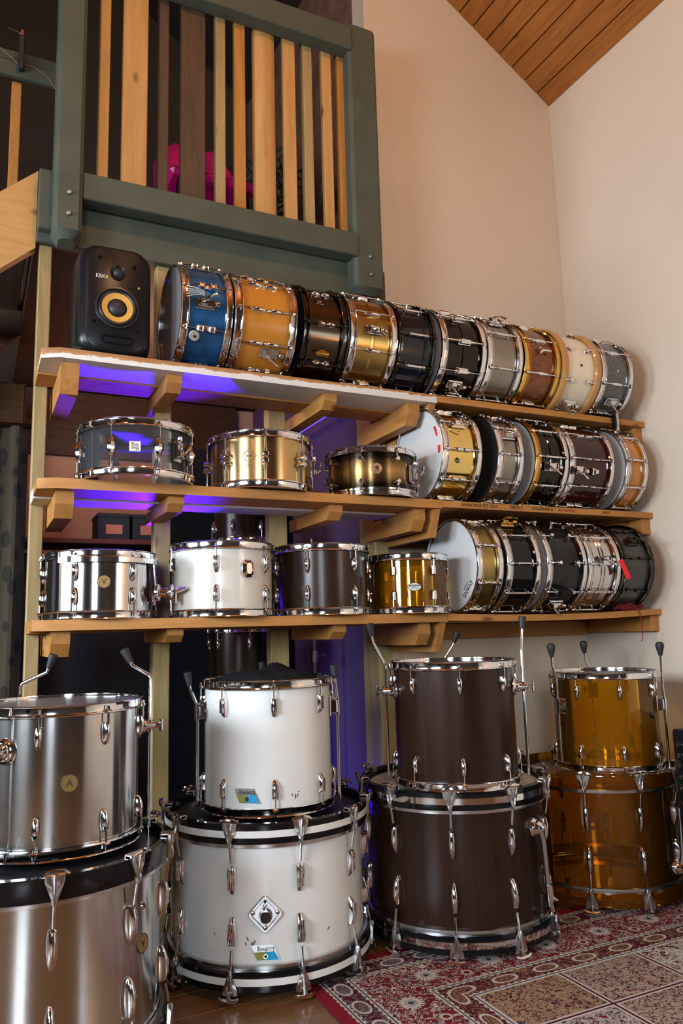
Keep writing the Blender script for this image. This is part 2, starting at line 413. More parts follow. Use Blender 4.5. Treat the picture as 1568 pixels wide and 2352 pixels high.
# sloping boarded ceiling
ce = struct('ceiling', MB().prism([(XR+.12, EZ+.04), (XM, ceil_z(XM)+.12), (XL0-.1, EZ+.04), (XL0-.1, EZ+.12), (XM, ceil_z(XM)+.2), (XR+.12, EZ+.12)], YF, 2.6), plain('ceiling_backing', (0.02, 0.01, 0.006), 0.9))
CEW = wood('ceiling_board', (0.37, 0.135, 0.024), (0.25, 0.08, 0.013), 'Y', 0.42, True, 1.0, coat=0.2)
a = math.atan(SL); bw = 0.098
me = None; k = 0
while k*bw*math.cos(a) < XR-XM:
    s = k*bw
    M = T(XR-s*math.cos(a), 0, EZ+s*math.sin(a)) @ Matrix.Rotation(a, 4, 'Y') @ T(-bw/2, 0, .008)
    part('plank', MB().box((0, (YW+YF)/2+.05, 0), (bw-0.004, YW-YF+.12, 0.016), 0.004), CEW, ce, M)
    k += 1
part('plank_field', MB().prism([(XM, ceil_z(XM)), (XL0, EZ), (XL0, EZ+.015), (XM, ceil_z(XM)+.015)], YF, YW), CEW, ce)
# windows (off camera, they give the daylight)
FRW = plain('window_white', (0.7, 0.7, 0.68), 0.5)
wn = struct('window_1', MB().box((XL0, -2.5, 1.04), (.16, 1.6, .05)).box((XL0, -2.5, 2.48), (.1, 1.6, .05)).box((XL0, -3.29, 1.75), (.1, .05, 1.45)).box((XL0, -1.71, 1.75), (.1, .05, 1.45)), FRW)
part('mullion', MB().box((-2.82, -2.5, 1.75), (.05, .05, 1.4)), FRW, wn); part('mullion', MB().box((-2.82, -2.5, 1.95), (.05, 1.55, .04)), FRW, wn)
wn = struct('window_2', MB().box((-1.55, YF, 1.1), (1.2, .16, .05)).box((-1.55, YF, 2.5), (1.2, .1, .05)).box((-2.14, YF, 1.8), (.05, .1, 1.4)).box((-.96, YF, 1.8), (.05, .1, 1.4)), FRW)
part('mullion', MB().box((-1.55, -4.86, 1.8), (.05, .05, 1.35)), FRW, wn); part('mullion', MB().box((-1.55, -4.86, 1.95), (1.15, .05, .04)), FRW, wn)

def wall_window(nm, M):
    o = struct(nm, MB().box((0, 0, -.66), (1.0, .10, .05)).box((0, 0, .66), (1.0, .06, .05)).box((-.475, 0, 0), (.05, .06, 1.3)).box((.475, 0, 0), (.05, .06, 1.3)), FRW); o.matrix_world = M
    part('mullion', MB().box((0, 0, 0), (.04, .03, 1.28)), FRW, o, T(0, -.07, 0)); part('mullion', MB().box((0, 0, 0), (.9, .03, .03)), FRW, o, T(0, -.07, .15))
wall_window('window_3', T(-2.92, -.35, 1.75) @ rot(90, 'Z') @ rot(0, 'X'))
wall_window('window_4', T(2.585, -3.5, 1.7) @ rot(-90, 'Z') @ Matrix.Diagonal((.6, 1, 1, 1)))

# ---- the alcove under the mezzanine
MZ0, MZ1 = 2.44, 2.60
PURW = plain('alcove_wall_paint', (0.075, 0.042, 0.115), 0.8, var=0.05, vscale=2)
struct('wall_alcove_right', bb(1.43, 1.45, YW+.09, 2.2, 0, MZ0), PURW)
struct('wall_end_post', bb(1.385, 1.45, .40, .47+.076, 0, MZ0, .003), POSTW)
struct('wall_alcove_back', bb(XL0, 1.45, 2.1, 2.2, 0, MZ0), plain('alcove_plaster', (0.55, 0.36, 0.28), 0.9, var=0.06, vscale=3))
struct('wall_mezzanine_back', bb(XL0, 1.6, 2.2, 2.3, 2.38, 5.6), plain('mezzanine_wall', (0.045, 0.032, 0.024), 0.95, var=0.1, vscale=2))
struct('wall_mezzanine_right', bb(1.45, 1.6, YW+.12, 2.3, MZ1, 5.4), plain('bare_brick_wall', (0.16, 0.08, 0.05), 0.9, var=0.3, vscale=12))
struct('wall_alcove_cladding', bb(-.3, 1.3, 2.06, 2.098, 2.06, MZ0), DARKW['X'])
ms = struct('mezzanine_floor', bb(-.01, 1.44, .33, 2.2, MZ0+.02, MZ1), DARKW['Y'])

# ------------------------------------------------------------------ mezzanine balustrade
gb = empty('mezzanine_balustrade', (0.65, 0.25, MZ0))
tag(gb, 'sage green painted balustrade with mixed timber slats above the drum shelves', 'balustrade')
def gpart(name, mb, mat, parent=gb):
    return part(name, local(mb, (0.65, 0.25, MZ0)), mat, parent)
gpart('fascia_board', bb(-0.012, 1.40, .285, .335, 2.43, 2.62, .003), GREENP)
gpart('joist_end', bb(-0.012, .05, .245, .284, 2.462, 2.69, .004), GREENP)
def gpost(x0, x1, yf, zb, zt, nm='newel_post'):
    c = .014
    m = MB()
    yb = .284
    outl = lambda d: [(x0+d+c, yf+d), (x1-d-c, yf+d), (x1-d, yf+c+d), (x1-d, yb), (x0+d, yb), (x0+d, yf+c+d)]
    rs = []
    for z, d in ((zb, .022), (zb+.03, 0), (zt-.012, 0), (zt, .01)):
        rs.append([(p[0], p[1], z) for p in outl(d)])
    m.rings(rs)
    p = gpart(nm, m, GREENP)
    for zz in (zb+.085, zb+.165):
        gpart('hex_bolt', MB_cyl((x0+x1)/2+.002, yf, zz, .0085, .010, 6), plain('bolt_grey', (.22, .24, .22), .4, .7), p)
    return p
def MB_cyl(x, yf, z, r, t, seg=16):
    m = MB(); m.m = T(x, yf, z) @ rot(90, 'X'); m.lathe([(r, -.002), (r, t-.002), (r*.8, t)], seg, capa=True, capb=True); return m
gpost(.034, .132, .185, 2.415, 4.3)
gpost(1.232, 1.372, .21, 2.425, 3.70)
gpart('bottom_rail', bb(.133, 1.245, .200, .270, 2.580, 2.683, .004), GREENP)
gpart('top_rail', bb(.133, 1.245, .200, .270, 3.556, 3.667, .004), GREENP)
slats = [(.195, .233, PINEP['Z']), (.282, .377, PINEP['Z']), (.42, .46, DARKW['Z']), (.508, .609, DARKW['Z']), (.653, .693, POSTW), (.733, .779, PINE['Z']), (.82, .917, PINEP['Z']), (.952, 1.006, PINEP['Z']), (1.044, 1.086, POSTW), (1.135, 1.179, PINEP['Z']), (1.211, 1.25, PINE['Z'])]
for i, (x0, x1, m) in enumerate(slats):
    x0 -= .005; x1 -= .005
    if i == 6:
        mb = MB(); n = 9
        outl = [(x0+(x1-x0)*(.5-.5*math.cos(PI*k/n)), .276-.030*math.sin(PI*k/n)**.6) for k in range(n+1)]+[(x1, .284), (x0, .284)]
        mb.rings([[(p[0], p[1]+.024, z) for p in outl] for z in (2.60, 3.64)])
        o = gpart('slat', mb, m)
    else:
        o = gpart('slat', bb(x0, x1, .271, .271+(.03 if i % 2 else .04), 2.60, 3.66, .003), m)

# ------------------------------------------------------------------ left shelves
S1, S2, S3 = 1.073, 1.511, 1.935
XLs = 1.47; DP = .3125
SHELF3 = CHIP
def left_shelf(z, front_mat, back_mat, end_th, label, brackets, bh, board_th=.033, chips=False):
    root = empty('wall_shelf', (0.0, DP, z)); tag(root, label, 'shelf', 'shelves of the open timber rack')
    c = .055
    m = MB(); th = board_th
    poly = [(c, 0), (XLs, 0), (XLs, .17), (0, .17), (0, .028)]
    m.add([(x, y_, -th) for x, y_ in poly]+[(x, y_, 0) for x, y_ in poly], [(4, 3, 2, 1, 0), (5, 6, 7, 8, 9)]+[(i, (i+1) % 5, (i+1) % 5+5, i+5) for i in range(5)])
    part('board', m, front_mat, root, T(0, -DP, 0))
    part('board', bb(0, XLs, .1715, DP-.001, -th-.006, 0, .002), back_mat, root, T(0, -DP, 0))
    for (x0, x1, ln, h) in brackets:
        y0 = .035
        poly = [(y0, -th-.001), (y0, -th-h*.5), (y0+.030, -th-h), (ln, -th-h), (ln, -th-.008), (.172, -th-.008), (.172, -th-.001)]
        b = part('bracket', MB().prismX(poly, x0, x1), PINE['Y'], root, T(0, -DP, 0))
    # sloping end panel that meets the gable wall
    poly = [(.012, -th-.001), (.055, -end_th), (.455, -end_th), (.455, -th-.012), (DP+.02, -th-.012), (DP, -th-.008), (.172, -th-.008), (.172, -th-.001)]
    part('end_panel', MB().prismX(poly, XLs-.028, XLs-.001), PINE['Y'], root, T(0, -DP, 0))
    return root
s3 = left_shelf(S3, CHIP, PINE['X'], .142, 'top shelf with chipped white paint, holding the speaker and the row of lying drums', [(.062, .118, .40, .100), (.404, .456, .40, .058), (.992, 1.044, .43, .058), (1.356, 1.408, .45, .085)], 0)
s2 = left_shelf(S2, PINE['X'], WHITEP, .142, 'middle pine shelf under the clear snare and the two bronze drums', [(.056, .112, .40, .085), (.410, .464, .40, .050), (1.002, 1.056, .43, .055), (1.36, 1.412, .45, .085)], 0)
s1 = left_shelf(S1, PINE['X'], PINE['X'], .145, 'lowest pine shelf under the steel, white, brown and amber toms', [(.056, .112, .40, .080), (.410, .464, .40, .045), (1.002, 1.056, .43, .052), (1.36, 1.412, .45, .085)], 0)
# rack posts
for (x0, x1, zt, lab) in ((0.0, .0445, 2.43, 'pale treated timber post at the left end of the shelves'), (.424, .484, 2.43, 'timber post behind the shelves between white and steel toms'), (.872, .946, 2.43, 'timber post behind the shelves beside the brown tom')):
    tag(part('rack_post', local(bb(x0, x1, DP+.0005, DP+.055, 0, zt, .003), (x0, DP, 0)), POSTW, None, T(x0, DP, 0)), lab, 'post', 'posts of the open timber rack')
# ------------------------------------------------------------------ right shelves
def right_shelf(z, label, sag=0.0):
    root = empty('wall_shelf', (XLs, YW, z)); tag(root, label, 'shelf', 'shelves on the gable wall')
    n = 12; m = MB(); th = .026; rs = []
    for i in range(n+1):
        t = i/n; x = XLs+.002+(XR-.003-XLs-.002)*t; dz = -sag*math.sin(PI*t)+sag*.55*t
        rs.append([(x, 0.0, z-th+dz), (x, YW-.001, z-th+dz), (x, YW-.001, z+dz), (x, 0.0, z+dz)])
    m.rings(rs); part('board', local(m, (XLs, YW, z)), PINE['X'], root)
    part('wall_batten', local(bb(XLs+.01, XR-.05, YW-.04, YW-.001, z-th-.075, z-th-.009, .002), (XLs, YW, z)), PINE['X'], root)
    part('end_batten', local(bb(XR-.047, XR-.001, .02, YW-.001, z-th-.072+sag*.5, z-th-.001+sag*.5, .002), (XLs, YW, z)), PINE['Y'], root)
    return root
right_shelf(S3-.002, 'top right pine shelf under the lying drums, ending at the corner wall')
rs2 = right_shelf(S2-.002, 'middle right pine shelf with handwriting along its front edge')
right_shelf(S1-.002, 'bottom right pine shelf, sagging, above the amber drums', .012)
for body, x, size, m in (('SPARKWOLVES CRU', 1.645, .019, INK), ('FRESH !', 1.83, .019, INK), ('WOLFPEAKE &', 1.965, .017, INK), ('BASHDEMO', 2.10, .019, REDINK), ('MISTY', 2.32, .015, INK)):
    lettering(body, size, m, rs2, T(x-XLs, -YW-.0006, -.013) @ rot(90, 'X'), name='handwriting')

# ------------------------------------------------------------------ drum hardware
SEG = 72
def hoop_mb(kind, R, H, ears, seg=SEG):
    """hoop hanging below z=0 (its playing edge), for shell radius R"""
    m = MB()
    if kind == 'flange':
        p = [(R+.003, -.004), (R+.0035, -.0005), (R+.005, 0), (R+.0095, .0), (R+.0115, -.0012), (R+.0105, -.003), (R+.0068, -.0045), (R+.0062, -.012), (R+.0072, -H+.006), (R+.013, -H+.004), (R+.0138, -H+.002), (R+.013, -H), (R+.003, -H-.0005)]
        rr_ = R+.0165; ed = (.012, .020, .008)
    elif kind == 'cast':
        p = [(R+.003, -.001), (R+.004, 0), (R+.010, 0), (R+.0118, -.002), (R+.0118, -.005), (R+.0098, -.0075), (R+.0098, -H+.009), (R+.0135, -H+.007), (R+.0138, -H+.001), (R+.0125, -H), (R+.003, -H)]
        rr_ = R+.016; ed = (.013, .018, .010)
    elif kind == 'wood':
        p = [(R+.003, -.004), (R+.006, 0), (R+.013, -.001), (R+.0165, -.006), (R+.0175, -H/2), (R+.0165, -H+.005), (R+.012, -H), (R+.003, -H)]
        rr_ = None
    m.lathe(p, seg, closed=True)
    if rr_ and ears:
        for phi in ears:
            m.m = frame(phi, rr_-.003, -H+.005); m.box((0, 0, 0), ed, .003)
            m.m = Matrix.Identity(4)
    return m
LUGS = {}
def lug_mb(kind):
    m = MB()
    if kind == 'tear':
        m.loft([(0, .010, .008), (-.002, .0145, .0125), (-.012, .018, .0165), (-.026, .019, .017), (-.040, .016, .014), (-.050, .011, .009), (-.054, .004, .004)])
    elif kind == 'imp':
        m.loft([(0, .016, .010), (-.002, .020, .014), (-.014, .022, .018), (-.034, .021, .017), (-.048, .016, .012), (-.056, .010, .006)], 8, .5)
        for k in (-1, 0, 1): m.box((.0165, k*.0052, -.024), (.005, .0026, .040), .001)
    elif kind == 'imp_bass':
        m.loft([(0, .018, .010), (-.003, .025, .018), (-.02, .027, .023), (-.045, .024, .020), (-.064, .018, .013), (-.076, .011, .006)], 8, .5)
        for k in (-1, 0, 1): m.box((.020, k*.006, -.034), (.006, .003, .055), .001)
    elif kind == 'tear_bass':
        m.loft([(0, .010, .010), (-.004, .018, .018), (-.025, .023, .024), (-.05, .023, .023), (-.07, .018, .017), (-.083, .011, .010), (-.088, .004, .004)])
    elif kind == 'small':
        m.loft([(0, .009, .008), (-.003, .013, .012), (-.014, .015, .015), (-.026, .013, .012), (-.033, .007, .006)])
    elif kind == 'square':
        m.loft([(0, .016, .010), (-.002, .019, .014), (-.030, .019, .014), (-.036, .012, .008)], 8, .35)
    elif kind == 'pad':
        m.lathe_r = None
        m.m = rot(90, 'Y'); m.lathe([(.013, 0), (.013, .004), (.011, .010), (.005, .012)], 8, capb=True); m.m = Matrix.Identity(4)
        m.box((.010, 0, .004), (.012, .009, .02), .002)
    elif kind == 'stud':
        m.m = rot(90, 'Y'); m.lathe([(.0075, 0), (.0075, .008), (.0055, .009), (.0055, .013), (.0085, .014), (.0085, .022), (.007, .024)], 16, capb=True); m.m = Matrix.Identity(4)
        m.tube([(.016, 0, -.002), (.016, 0, .014)], .004, 10)
    # centred lugs with a rod at both ends
    elif kind == 'bullet':
        m.loft([(.034, .006, .006), (.030, .011, .012), (.016, .016, .016), (0, .017, .017), (-.016, .016, .016), (-.030, .011, .012), (-.034, .006, .006)])
    elif kind == 'bow':
        m.loft([(.033, .010, .010), (.026, .017, .014), (.016, .016, .016), (0, .009, .012), (-.016, .016, .016), (-.026, .017, .014), (-.033, .010, .010)])
        m.box((.004, 0, 0), (.008, .012, .07), .002)
    elif kind == 'boxlug':
        m.box((.011, 0, 0), (.020, .020, .052), .005); m.box((.003, 0, 0), (.006, .024, .060), .002)
        for k in (-1, 1): m.tube([(.013, 0, k*.024), (.013, 0, k*.032)], .0055, 10)
    elif kind == 'ribbed':
        for z in (-.020, .020): m.box((.009, 0, z), (.018, .018, .028), .003)
        for z in (-.028, -.012, .012, .028): m.box((.012, 0, z), (.018, .021, .006), .002)
        m.box((.004, 0, 0), (.008, .016, .07), .002)
    elif kind == 'tube':
        m.tube([(.014, 0, -.042), (.014, 0, .042)], .0045, 10)
        for z in (-.034, .034):
            m.tube([(0, 0, z), (.015, 0, z)], .0055, 12); m.box((.014, 0, z), (.013, .013, .010), .003)
    elif kind == 'twist':
        for k in (-1, 1): m.loft([(k*.044, .005, .010), (k*.034, .012, .015), (k*.022, .007, .012), (k*.010, .012, .015), (k*.002, .006, .010)][::-1 if k > 0 else 1])
    elif kind == 'diamond':
        q = []
        for z, w_, d in ((.036, .008, .006), (.028, .013, .014), (.0, .030, .022), (-.028, .013, .014), (-.036, .008, .006)):
            q.append([(-.003, -w_/2, z), (d*.6, -w_/2, z), (d, -w_*.2, z), (d, w_*.2, z), (d*.6, w_/2, z), (-.003, w_/2, z)])
        m.rings(q)
    elif kind == 'twin':
        m.box((.008, 0, 0), (.016, .015, .040), .003)
        for z in (-.0115, .0115):
            m.m = T(0, 0, z) @ rot(90, 'Y'); m.lathe([(.0105, 0), (.0105, .026), (.0085, .027), (.0085, .0255), (.005, .0255), (.005, .0275)], 18, capb=True); m.m = Matrix.Identity(4)
        for k in (-1, 1): m.tube([(.014, 0, k*.02), (.014, 0, k*.034)], .0045, 10)
    return m
LUGDX = {'tear': .011, 'imp': .010, 'imp_bass': .013, 'tear_bass': .013, 'small': .009, 'square': .010, 'pad': .010, 'stud': .016, 'bullet': .010, 'bow': .010, 'boxlug': .013, 'ribbed': .012, 'tube': .014, 'twist': .011, 'diamond': .012, 'twin': .014}
LUGEND = {'bullet': .030, 'bow': .030, 'boxlug': .026, 'ribbed': .032, 'tube': .040, 'twist': .042, 'diamond': .032, 'twin': .026}
def rod_mb(L, r=.0027):
    """tension rod from z=0 (hoop ear) down by L, with a collared square head on top"""
    m = MB(); m.tube([(0, 0, .002), (0, 0, -L)], r, 8)
    m.lathe([(.0058, .001), (.0058, .004), (.004, .005), (.0036, .0125), (.0025, .0135)], 10, capa=True, capb=True)
    return m
CAMLOC = Vector((-0.167, -2.4816, 1.01))
def visible_angle(root_m, phi, lim):
    d = (root_m.to_3x3() @ Vector((math.cos(R_(phi)), math.sin(R_(phi)), 0))).normalized()
    v = (CAMLOC-root_m.translation).normalized()
    return math.degrees(math.acos(max(-1, min(1, d.dot(v))))) < lim
def make_drum(name, label, cat, group, M, R, H, n, phase, shell, hoop='flange', hoopmat=None, lug='tear', lugmat=None, headt=None, headb=None, lo=.052, hoopH=.027, rods=True, lim=115, seg=SEG, bead=None):
    """a two-headed drum standing on local z=0; every hoop, head, lug and rod is a part"""
    hoopmat = hoopmat or CHROME; lugmat = lugmat or CHROME; headt = headt or HEADW; headb = headb or headt
    root = empty(name, M=M); tag(root, label, cat, group)
    rk, hk = round(R, 4), round(H, 4)
    e = hoopH*.55
    prof = [(R, e), (R, H-e)] if not bead else [(R, e)]+[q for zb in bead for q in ((R, H*zb-.006), (R+.003, H*zb-.002), (R+.003, H*zb+.002), (R, H*zb+.006))]+[(R, H-e)]
    prof = prof+[(R-.006, H-e), (R-.006, e)]
    link('shell', cached(('shell', rk, hk, seg, bool(bead)), shell, lambda: MB().lathe(prof, seg, closed=True)), None, root)
    ang = [phase+360.0*i/n for i in range(n)]
    hm = cached(('hoop', hoop, rk, hoopH, n, seg), hoopmat, lambda: hoop_mb(hoop, R, hoopH, [360.0*i/n for i in range(n)], seg))
    link('hoop', hm, None, root, T(0, 0, H) @ rot(phase, 'Z')); link('hoop', hm, None, root, rot(phase, 'Z') @ rot(180, 'X'))
    def hd(): return MB().lathe([(0.0001, .0), (R*.6, .0), (R-.010, .0), (R-.002, -.001), (R+.002, -.005), (R+.0028, -.012), (R+.0005, -.012)], seg)
    link('drum_head', cached(('drum_head', rk, seg), headt, hd), None, root, T(0, 0, H-.008))
    link('drum_head', cached(('drum_head', rk, seg), headb, hd), None, root, T(0, 0, .008) @ rot(180, 'X'))
    dx = LUGDX[lug]; rr_ = R+.014 if hoop != 'wood' else R+.014
    for a_ in ang:
        if not visible_angle(M, a_, lim): continue
        if lug in LUGEND:
            link('lug', cached(('lug', lug), lugmat, lambda: lug_mb(lug)), None, root, frame(a_, R, H/2)); L = H/2-LUGEND[lug]-hoopH*.82
        else:
            lm = cached(('lug', lug), lugmat, lambda: lug_mb(lug))
            link('lug', lm, None, root, frame(a_, R, H-lo)); link('lug', lm, None, root, frame(a_, R, lo, True)); L = lo-hoopH*.82+.004
        if rods:
            rm = cached(('tension_rod', round(L, 3)), CHROME if hoopmat is not BLACKNICKEL else BLACKNICKEL, lambda: rod_mb(L))
            x = R+dx*.35+.0095
            link('tension_rod', rm, None, root, frame(a_, x, H-hoopH*.82)); link('tension_rod', rm, None, root, frame(a_, x, hoopH*.82, True))
    return root
def stand(x, y_, z): return T(x, y_, z)
def lie(x, y_, z): return T(x, y_, z) @ rot(90, 'Y')
def strainer(root, R, H, phi, mat=None, lever=1):
    """snare throw-off: body, knob and lever"""
    mat = mat or CHROME
    m = MB(); m.box((.012, 0, 0), (.022, .028, .058), .004); m.box((.022, 0, -.010), (.016, .020, .030), .004); m.box((.006, 0, 0), (.010, .036, .07), .003)
    for z in (-.022, .022): m.box((.024, 0, z), (.008, .034, .006), .002)
    b = part('strainer', m, mat, root, frame(phi, R, H*.48))
    m = MB(); m.lathe([(.007, 0), (.0085, .003), (.0085, .016), (.006, .018)], 14, capa=True, capb=True); part('knob', m, mat, b, T(.020, 0, .030))
    m = MB(); m.tube([(.028, 0, -.018), (.040, .006*lever, -.008), (.046, .020*lever, .012), (.044, .028*lever, .028)], [.004, .004, .0035, .005], 8); part('lever', m, mat, b)
    return b
def butt(root, R, H, phi, mat=None):
    m = MB(); m.box((.008, 0, 0), (.016, .034, .026), .004); m.box((.016, 0, .002), (.008, .028, .010), .002)
    for k in (-1, 1): m.tube([(.014, k*.009, -.010), (.021, k*.009, -.010)], .0035, 8)
    return part('butt_plate', m, mat or CHROME, root, frame(phi, R, H*.4))
def round_badge(root, R, z, phi, rad, mat, letter=None, size=.03, rim=True, ring_text=False):
    m = MB(); m.m = rot(90, 'Y'); m.lathe([(rad, 0), (rad, .0014), (rad*.985, .002), (0.0001, .002)], 40)
    b = part('badge', m, mat, root, frame(phi, R+.0002, z)); b['label'] = 'round engraved metal badge'
    if rim:
        m = MB(); m.m = rot(90, 'Y'); m.lathe([(rad*.93, .0018), (rad*.93, .0026), (rad*1.0, .0026), (rad*1.0, .0018)], 40, closed=True); part('badge_rim', m, INK, b)
    if letter: lettering(letter, size, INK, b, T(.0024, 0, 0) @ TXT)
    for k in (-1, 1):
        m = MB(); m.m = rot(90, 'Y'); m.lathe([(.0022, .001), (.002, .0034), (.0001, .0038)], 10); part('rivet', m, CHROME, b, T(0, k*rad*.68, 0))
    return b

# ------------------------------------------------------------------ bass drums stood on end
def bass_drum(label, M, R, H, n, phase, shell, hoopmat, inlay, lug, head_t, collar, hoopH=.050, lim=125):
    root = empty('bass_drum', M=M); tag(root, label, 'drum', 'bass drums stood on the floor'); seg = 112
    e = hoopH*.8
    part('shell', MB().lathe([(R, e), (R, H-e), (R-.008, H-e), (R-.008, e)], seg, closed=True), shell, root)
    def hoop(): return MB().lathe([(R+.004, 0), (R+.006, .0), (R+.020, -.001), (R+.0215, -.003), (R+.0215, -hoopH+.003), (R+.020, -hoopH), (R+.004, -hoopH)], seg, closed=True)
    hm = hoop().mesh('hoop'); hm.materials.append(hoopmat)
    for M2 in (T(0, 0, H), rot(180, 'X')):
        h = link('hoop', hm, None, root, M2)
        if inlay is not None:
            part('inlay_stripe', MB().lathe([(R+.0210, -hoopH*.34), (R+.0222, -hoopH*.34), (R+.0222, -hoopH*.68), (R+.0210, -hoopH*.68)], seg, closed=True), inlay, h)
        part('flesh_ring', MB().lathe([(R+.002, -hoopH+.001), (R+.012, -hoopH+.001), (R+.0125, -hoopH-.004), (R+.0115, -hoopH-.012), (R+.002, -hoopH-.013)], seg, closed=True), collar, h)
    hd = MB().lathe([(.0001, 0), (R-.03, 0), (R-.012, -.001), (R+.002, -.012), (R+.0035, -.018), (R, -.018)], seg)
    part('drum_head', hd, head_t, root, T(0, 0, H-.020)); part('drum_head', MB().lathe([(.0001, 0), (R-.01, 0), (R+.002, -.010)], seg), head_t, root, T(0, 0, .018) @ rot(180, 'X'))
    def claw():
        m = MB(); secs = []
        # fan-shaped claw down the outside of the hoop, narrowing to the rod socket
        for z, w_, d in ((.006, .040, .004), (.003, .044, .008), (-.010, .042, .009), (-.026, .030, .010), (-.040, .018, .012), (-.052, .012, .013), (-.060, .008, .010)):
            secs.append([(-.001, -w_/2, z), (d*.7, -w_/2, z), (d, -w_*.25, z), (d*.75, -w_*.12, z), (d*.75, w_*.12, z), (d, w_*.25, z), (d*.7, w_/2, z), (-.001, w_/2, z)])
        m.rings(secs)
        m.box((-.010, 0, .004), (.024, .036, .005), .0015); m.box((-.021, 0, -.003), (.004, .034, .016), .001)
        return m
    cm = cached(('claw',), DULLCHROME, claw)
    L = .105
    def trod():
        m = MB(); m.tube([(0, 0, .014), (0, 0, -L)], .0038, 10)
        m.tube([(0, 0, .002), (0, 0, .016)], .0062, 10)
        m.tube([(.000, -.030, .0135), (0, -.018, .0195), (0, 0, .021), (0, .018, .0195), (0, .030, .0135)], [.003, .0052, .006, .0052, .003], 8)
        return m
    tm = cached(('tension_rod_t', L), CHROME, trod)
    lm = cached(('lug', lug), CHROME, lambda: lug_mb(lug))
    zl = hoopH+.030+.032
    for i in range(n):
        a_ = phase+360.0*i/n
        if not visible_angle(M, a_, lim): continue
        for fl_, z in ((False, H), (True, 0)):
            zz = H-zl if not fl_ else zl
            link('lug', lm, None, root, frame(a_, R, zz, fl_))
            link('claw', cm, None, root, frame(a_, R+.0218, z, fl_))
            # rod leans in from the claw to the lug
            M2 = frame(a_, R+.036, z+(-.004 if not fl_ else .004), fl_) @ Matrix.Rotation(-math.atan2(.019, L), 4, 'Y') @ rot(0, 'Z')
            link('tension_rod', tm, None, root, frame(a_, R+.035, z, fl_) @ Matrix.Rotation(math.atan2(.019, L), 4, 'Y') @ T(0, 0, -.006))
    return root
def ludwig_badge(root, R, z, phi):
    b = empty('badge'); b.parent = root; b.matrix_local = frame(phi, R+.0004, z) @ TXT @ rot(180, 'Z')
    h, wd, k = .021, .034, .012
    def quad(nm, pts, mat, zz, p): return part(nm, MB().add([(x, y_, zz-.0008) for x, y_ in pts]+[(x, y_, zz) for x, y_ in pts], [tuple(range(len(pts)))[::-1], tuple(range(len(pts), 2*len(pts)))]+[(i, (i+1) % len(pts), (i+1) % len(pts)+len(pts), i+len(pts)) for i in range(len(pts))]), mat, p)
    # outline is a slanted keystone; halves coloured
    quad('badge_plate', [(-wd+k, -h), (wd+k*.6, -h), (wd-k, h), (-wd-k*.6, h)], DULLCHROME, .001, b)
    quad('badge_colour', [(-wd+k*.62+.001, -h*.1+.0), (0, -h*.1), (0, h*.93), (-wd-k*.5+.002, h*.93)], plain('badge_blue', (.02, .33, .62), .35), .0017, b)
    quad('badge_colour', [(0, -h*.1), (wd-k*.0, -h*.1), (wd-k*.85, h*.93), (0, h*.93)], plain('badge_olive', (.23, .24, .04), .35), .0017, b)
    lettering('Ludwig', .017, INK, b, T(0, -h*.38, .0014))
    m = MB(); m.lathe([(.0062, .0), (.0062, .003), (.0045, .003), (.0045, .0)], 20, closed=True); part('grommet', m, CHROME, b, T(0, h*.42, .0012))
    m = MB(); m.lathe([(.0045, .0022), (.0001, .0022)], 20); part('vent_hole', m, INK, b, T(0, h*.42, .0012))
    return b
def tom_leg(root, R, H, phi, zb, pts, tip='cone', bracket='disc', mat=None):
    """stowed floor-tom leg through its bracket: pts are (out, along, z) from the shell"""
    base = frame(phi, R, 0)
    m = MB(); m.tube(pts, .0052, 12); lg = part('leg', m, mat or CHROME, root, base)
    m = MB(); e = Vector(pts[-1]); d = (e-Vector(pts[-2])).normalized(); q = d.to_track_quat('Z', 'Y').to_matrix().to_4x4()
    if tip == 'cone': m.lathe([(.008, -.004), (.0085, .0), (.013, .030), (.0135, .036), (.011, .039), (.0001, .039)], 18, capa=True)
    else: m.lathe([(.007, -.004), (.009, .004), (.014, .022), (.0165, .032), (.015, .042), (.009, .048), (.0001, .049)], 18, capa=True)
    part('rubber_foot', m, RUBBER, lg, T(*e) @ q)
    xo = pts[0][0]
    if bracket == 'disc':
        m = MB(); m.m = rot(90, 'Y'); m.lathe([(.031, 0), (.031, .004), (.027, .009), (.020, .012), (.020, .018), (.015, .022), (.011, xo+.012), (.004, xo+.016)], 24, capb=True); m.m = Matrix.Identity(4)
        m.tube([(xo, 0, -.016), (xo, 0, .016)], .010, 14)
        b = part('leg_bracket', m, CHROME, root, frame(phi, R, zb))
        m = MB(); m.tube([(xo+.012, 0, 0), (xo+.030, 0, 0)], .006, 10); m.box((xo+.030, 0, 0), (.010, .009, .036), .003); part('wing_nut', m, CHROME, b)
    else:
        m = MB(); m.box((.003, 0, 0), (.006, .040, .062), .002); m.box((xo*.55, 0, 0), (xo*1.1, .026, .046), .005)
        m.tube([(xo, 0, -.026), (xo, 0, .026)], .0095, 14)
        b = part('leg_bracket', m, CHROME, root, frame(phi, R, zb))
        m = MB(); m.tube([(xo, .008, 0), (xo, .026, 0)], .005, 10); m.box((xo, .030, .002), (.007, .012, .030), .003); part('wing_nut', m, CHROME, b)
    return lg
IN = .0254
# ---- floor stacks: bass drum on end with a floor tom on top
GR_BASS = 'bass drums stood on the floor'; GR_TOM = 'floor toms standing on the bass drums'
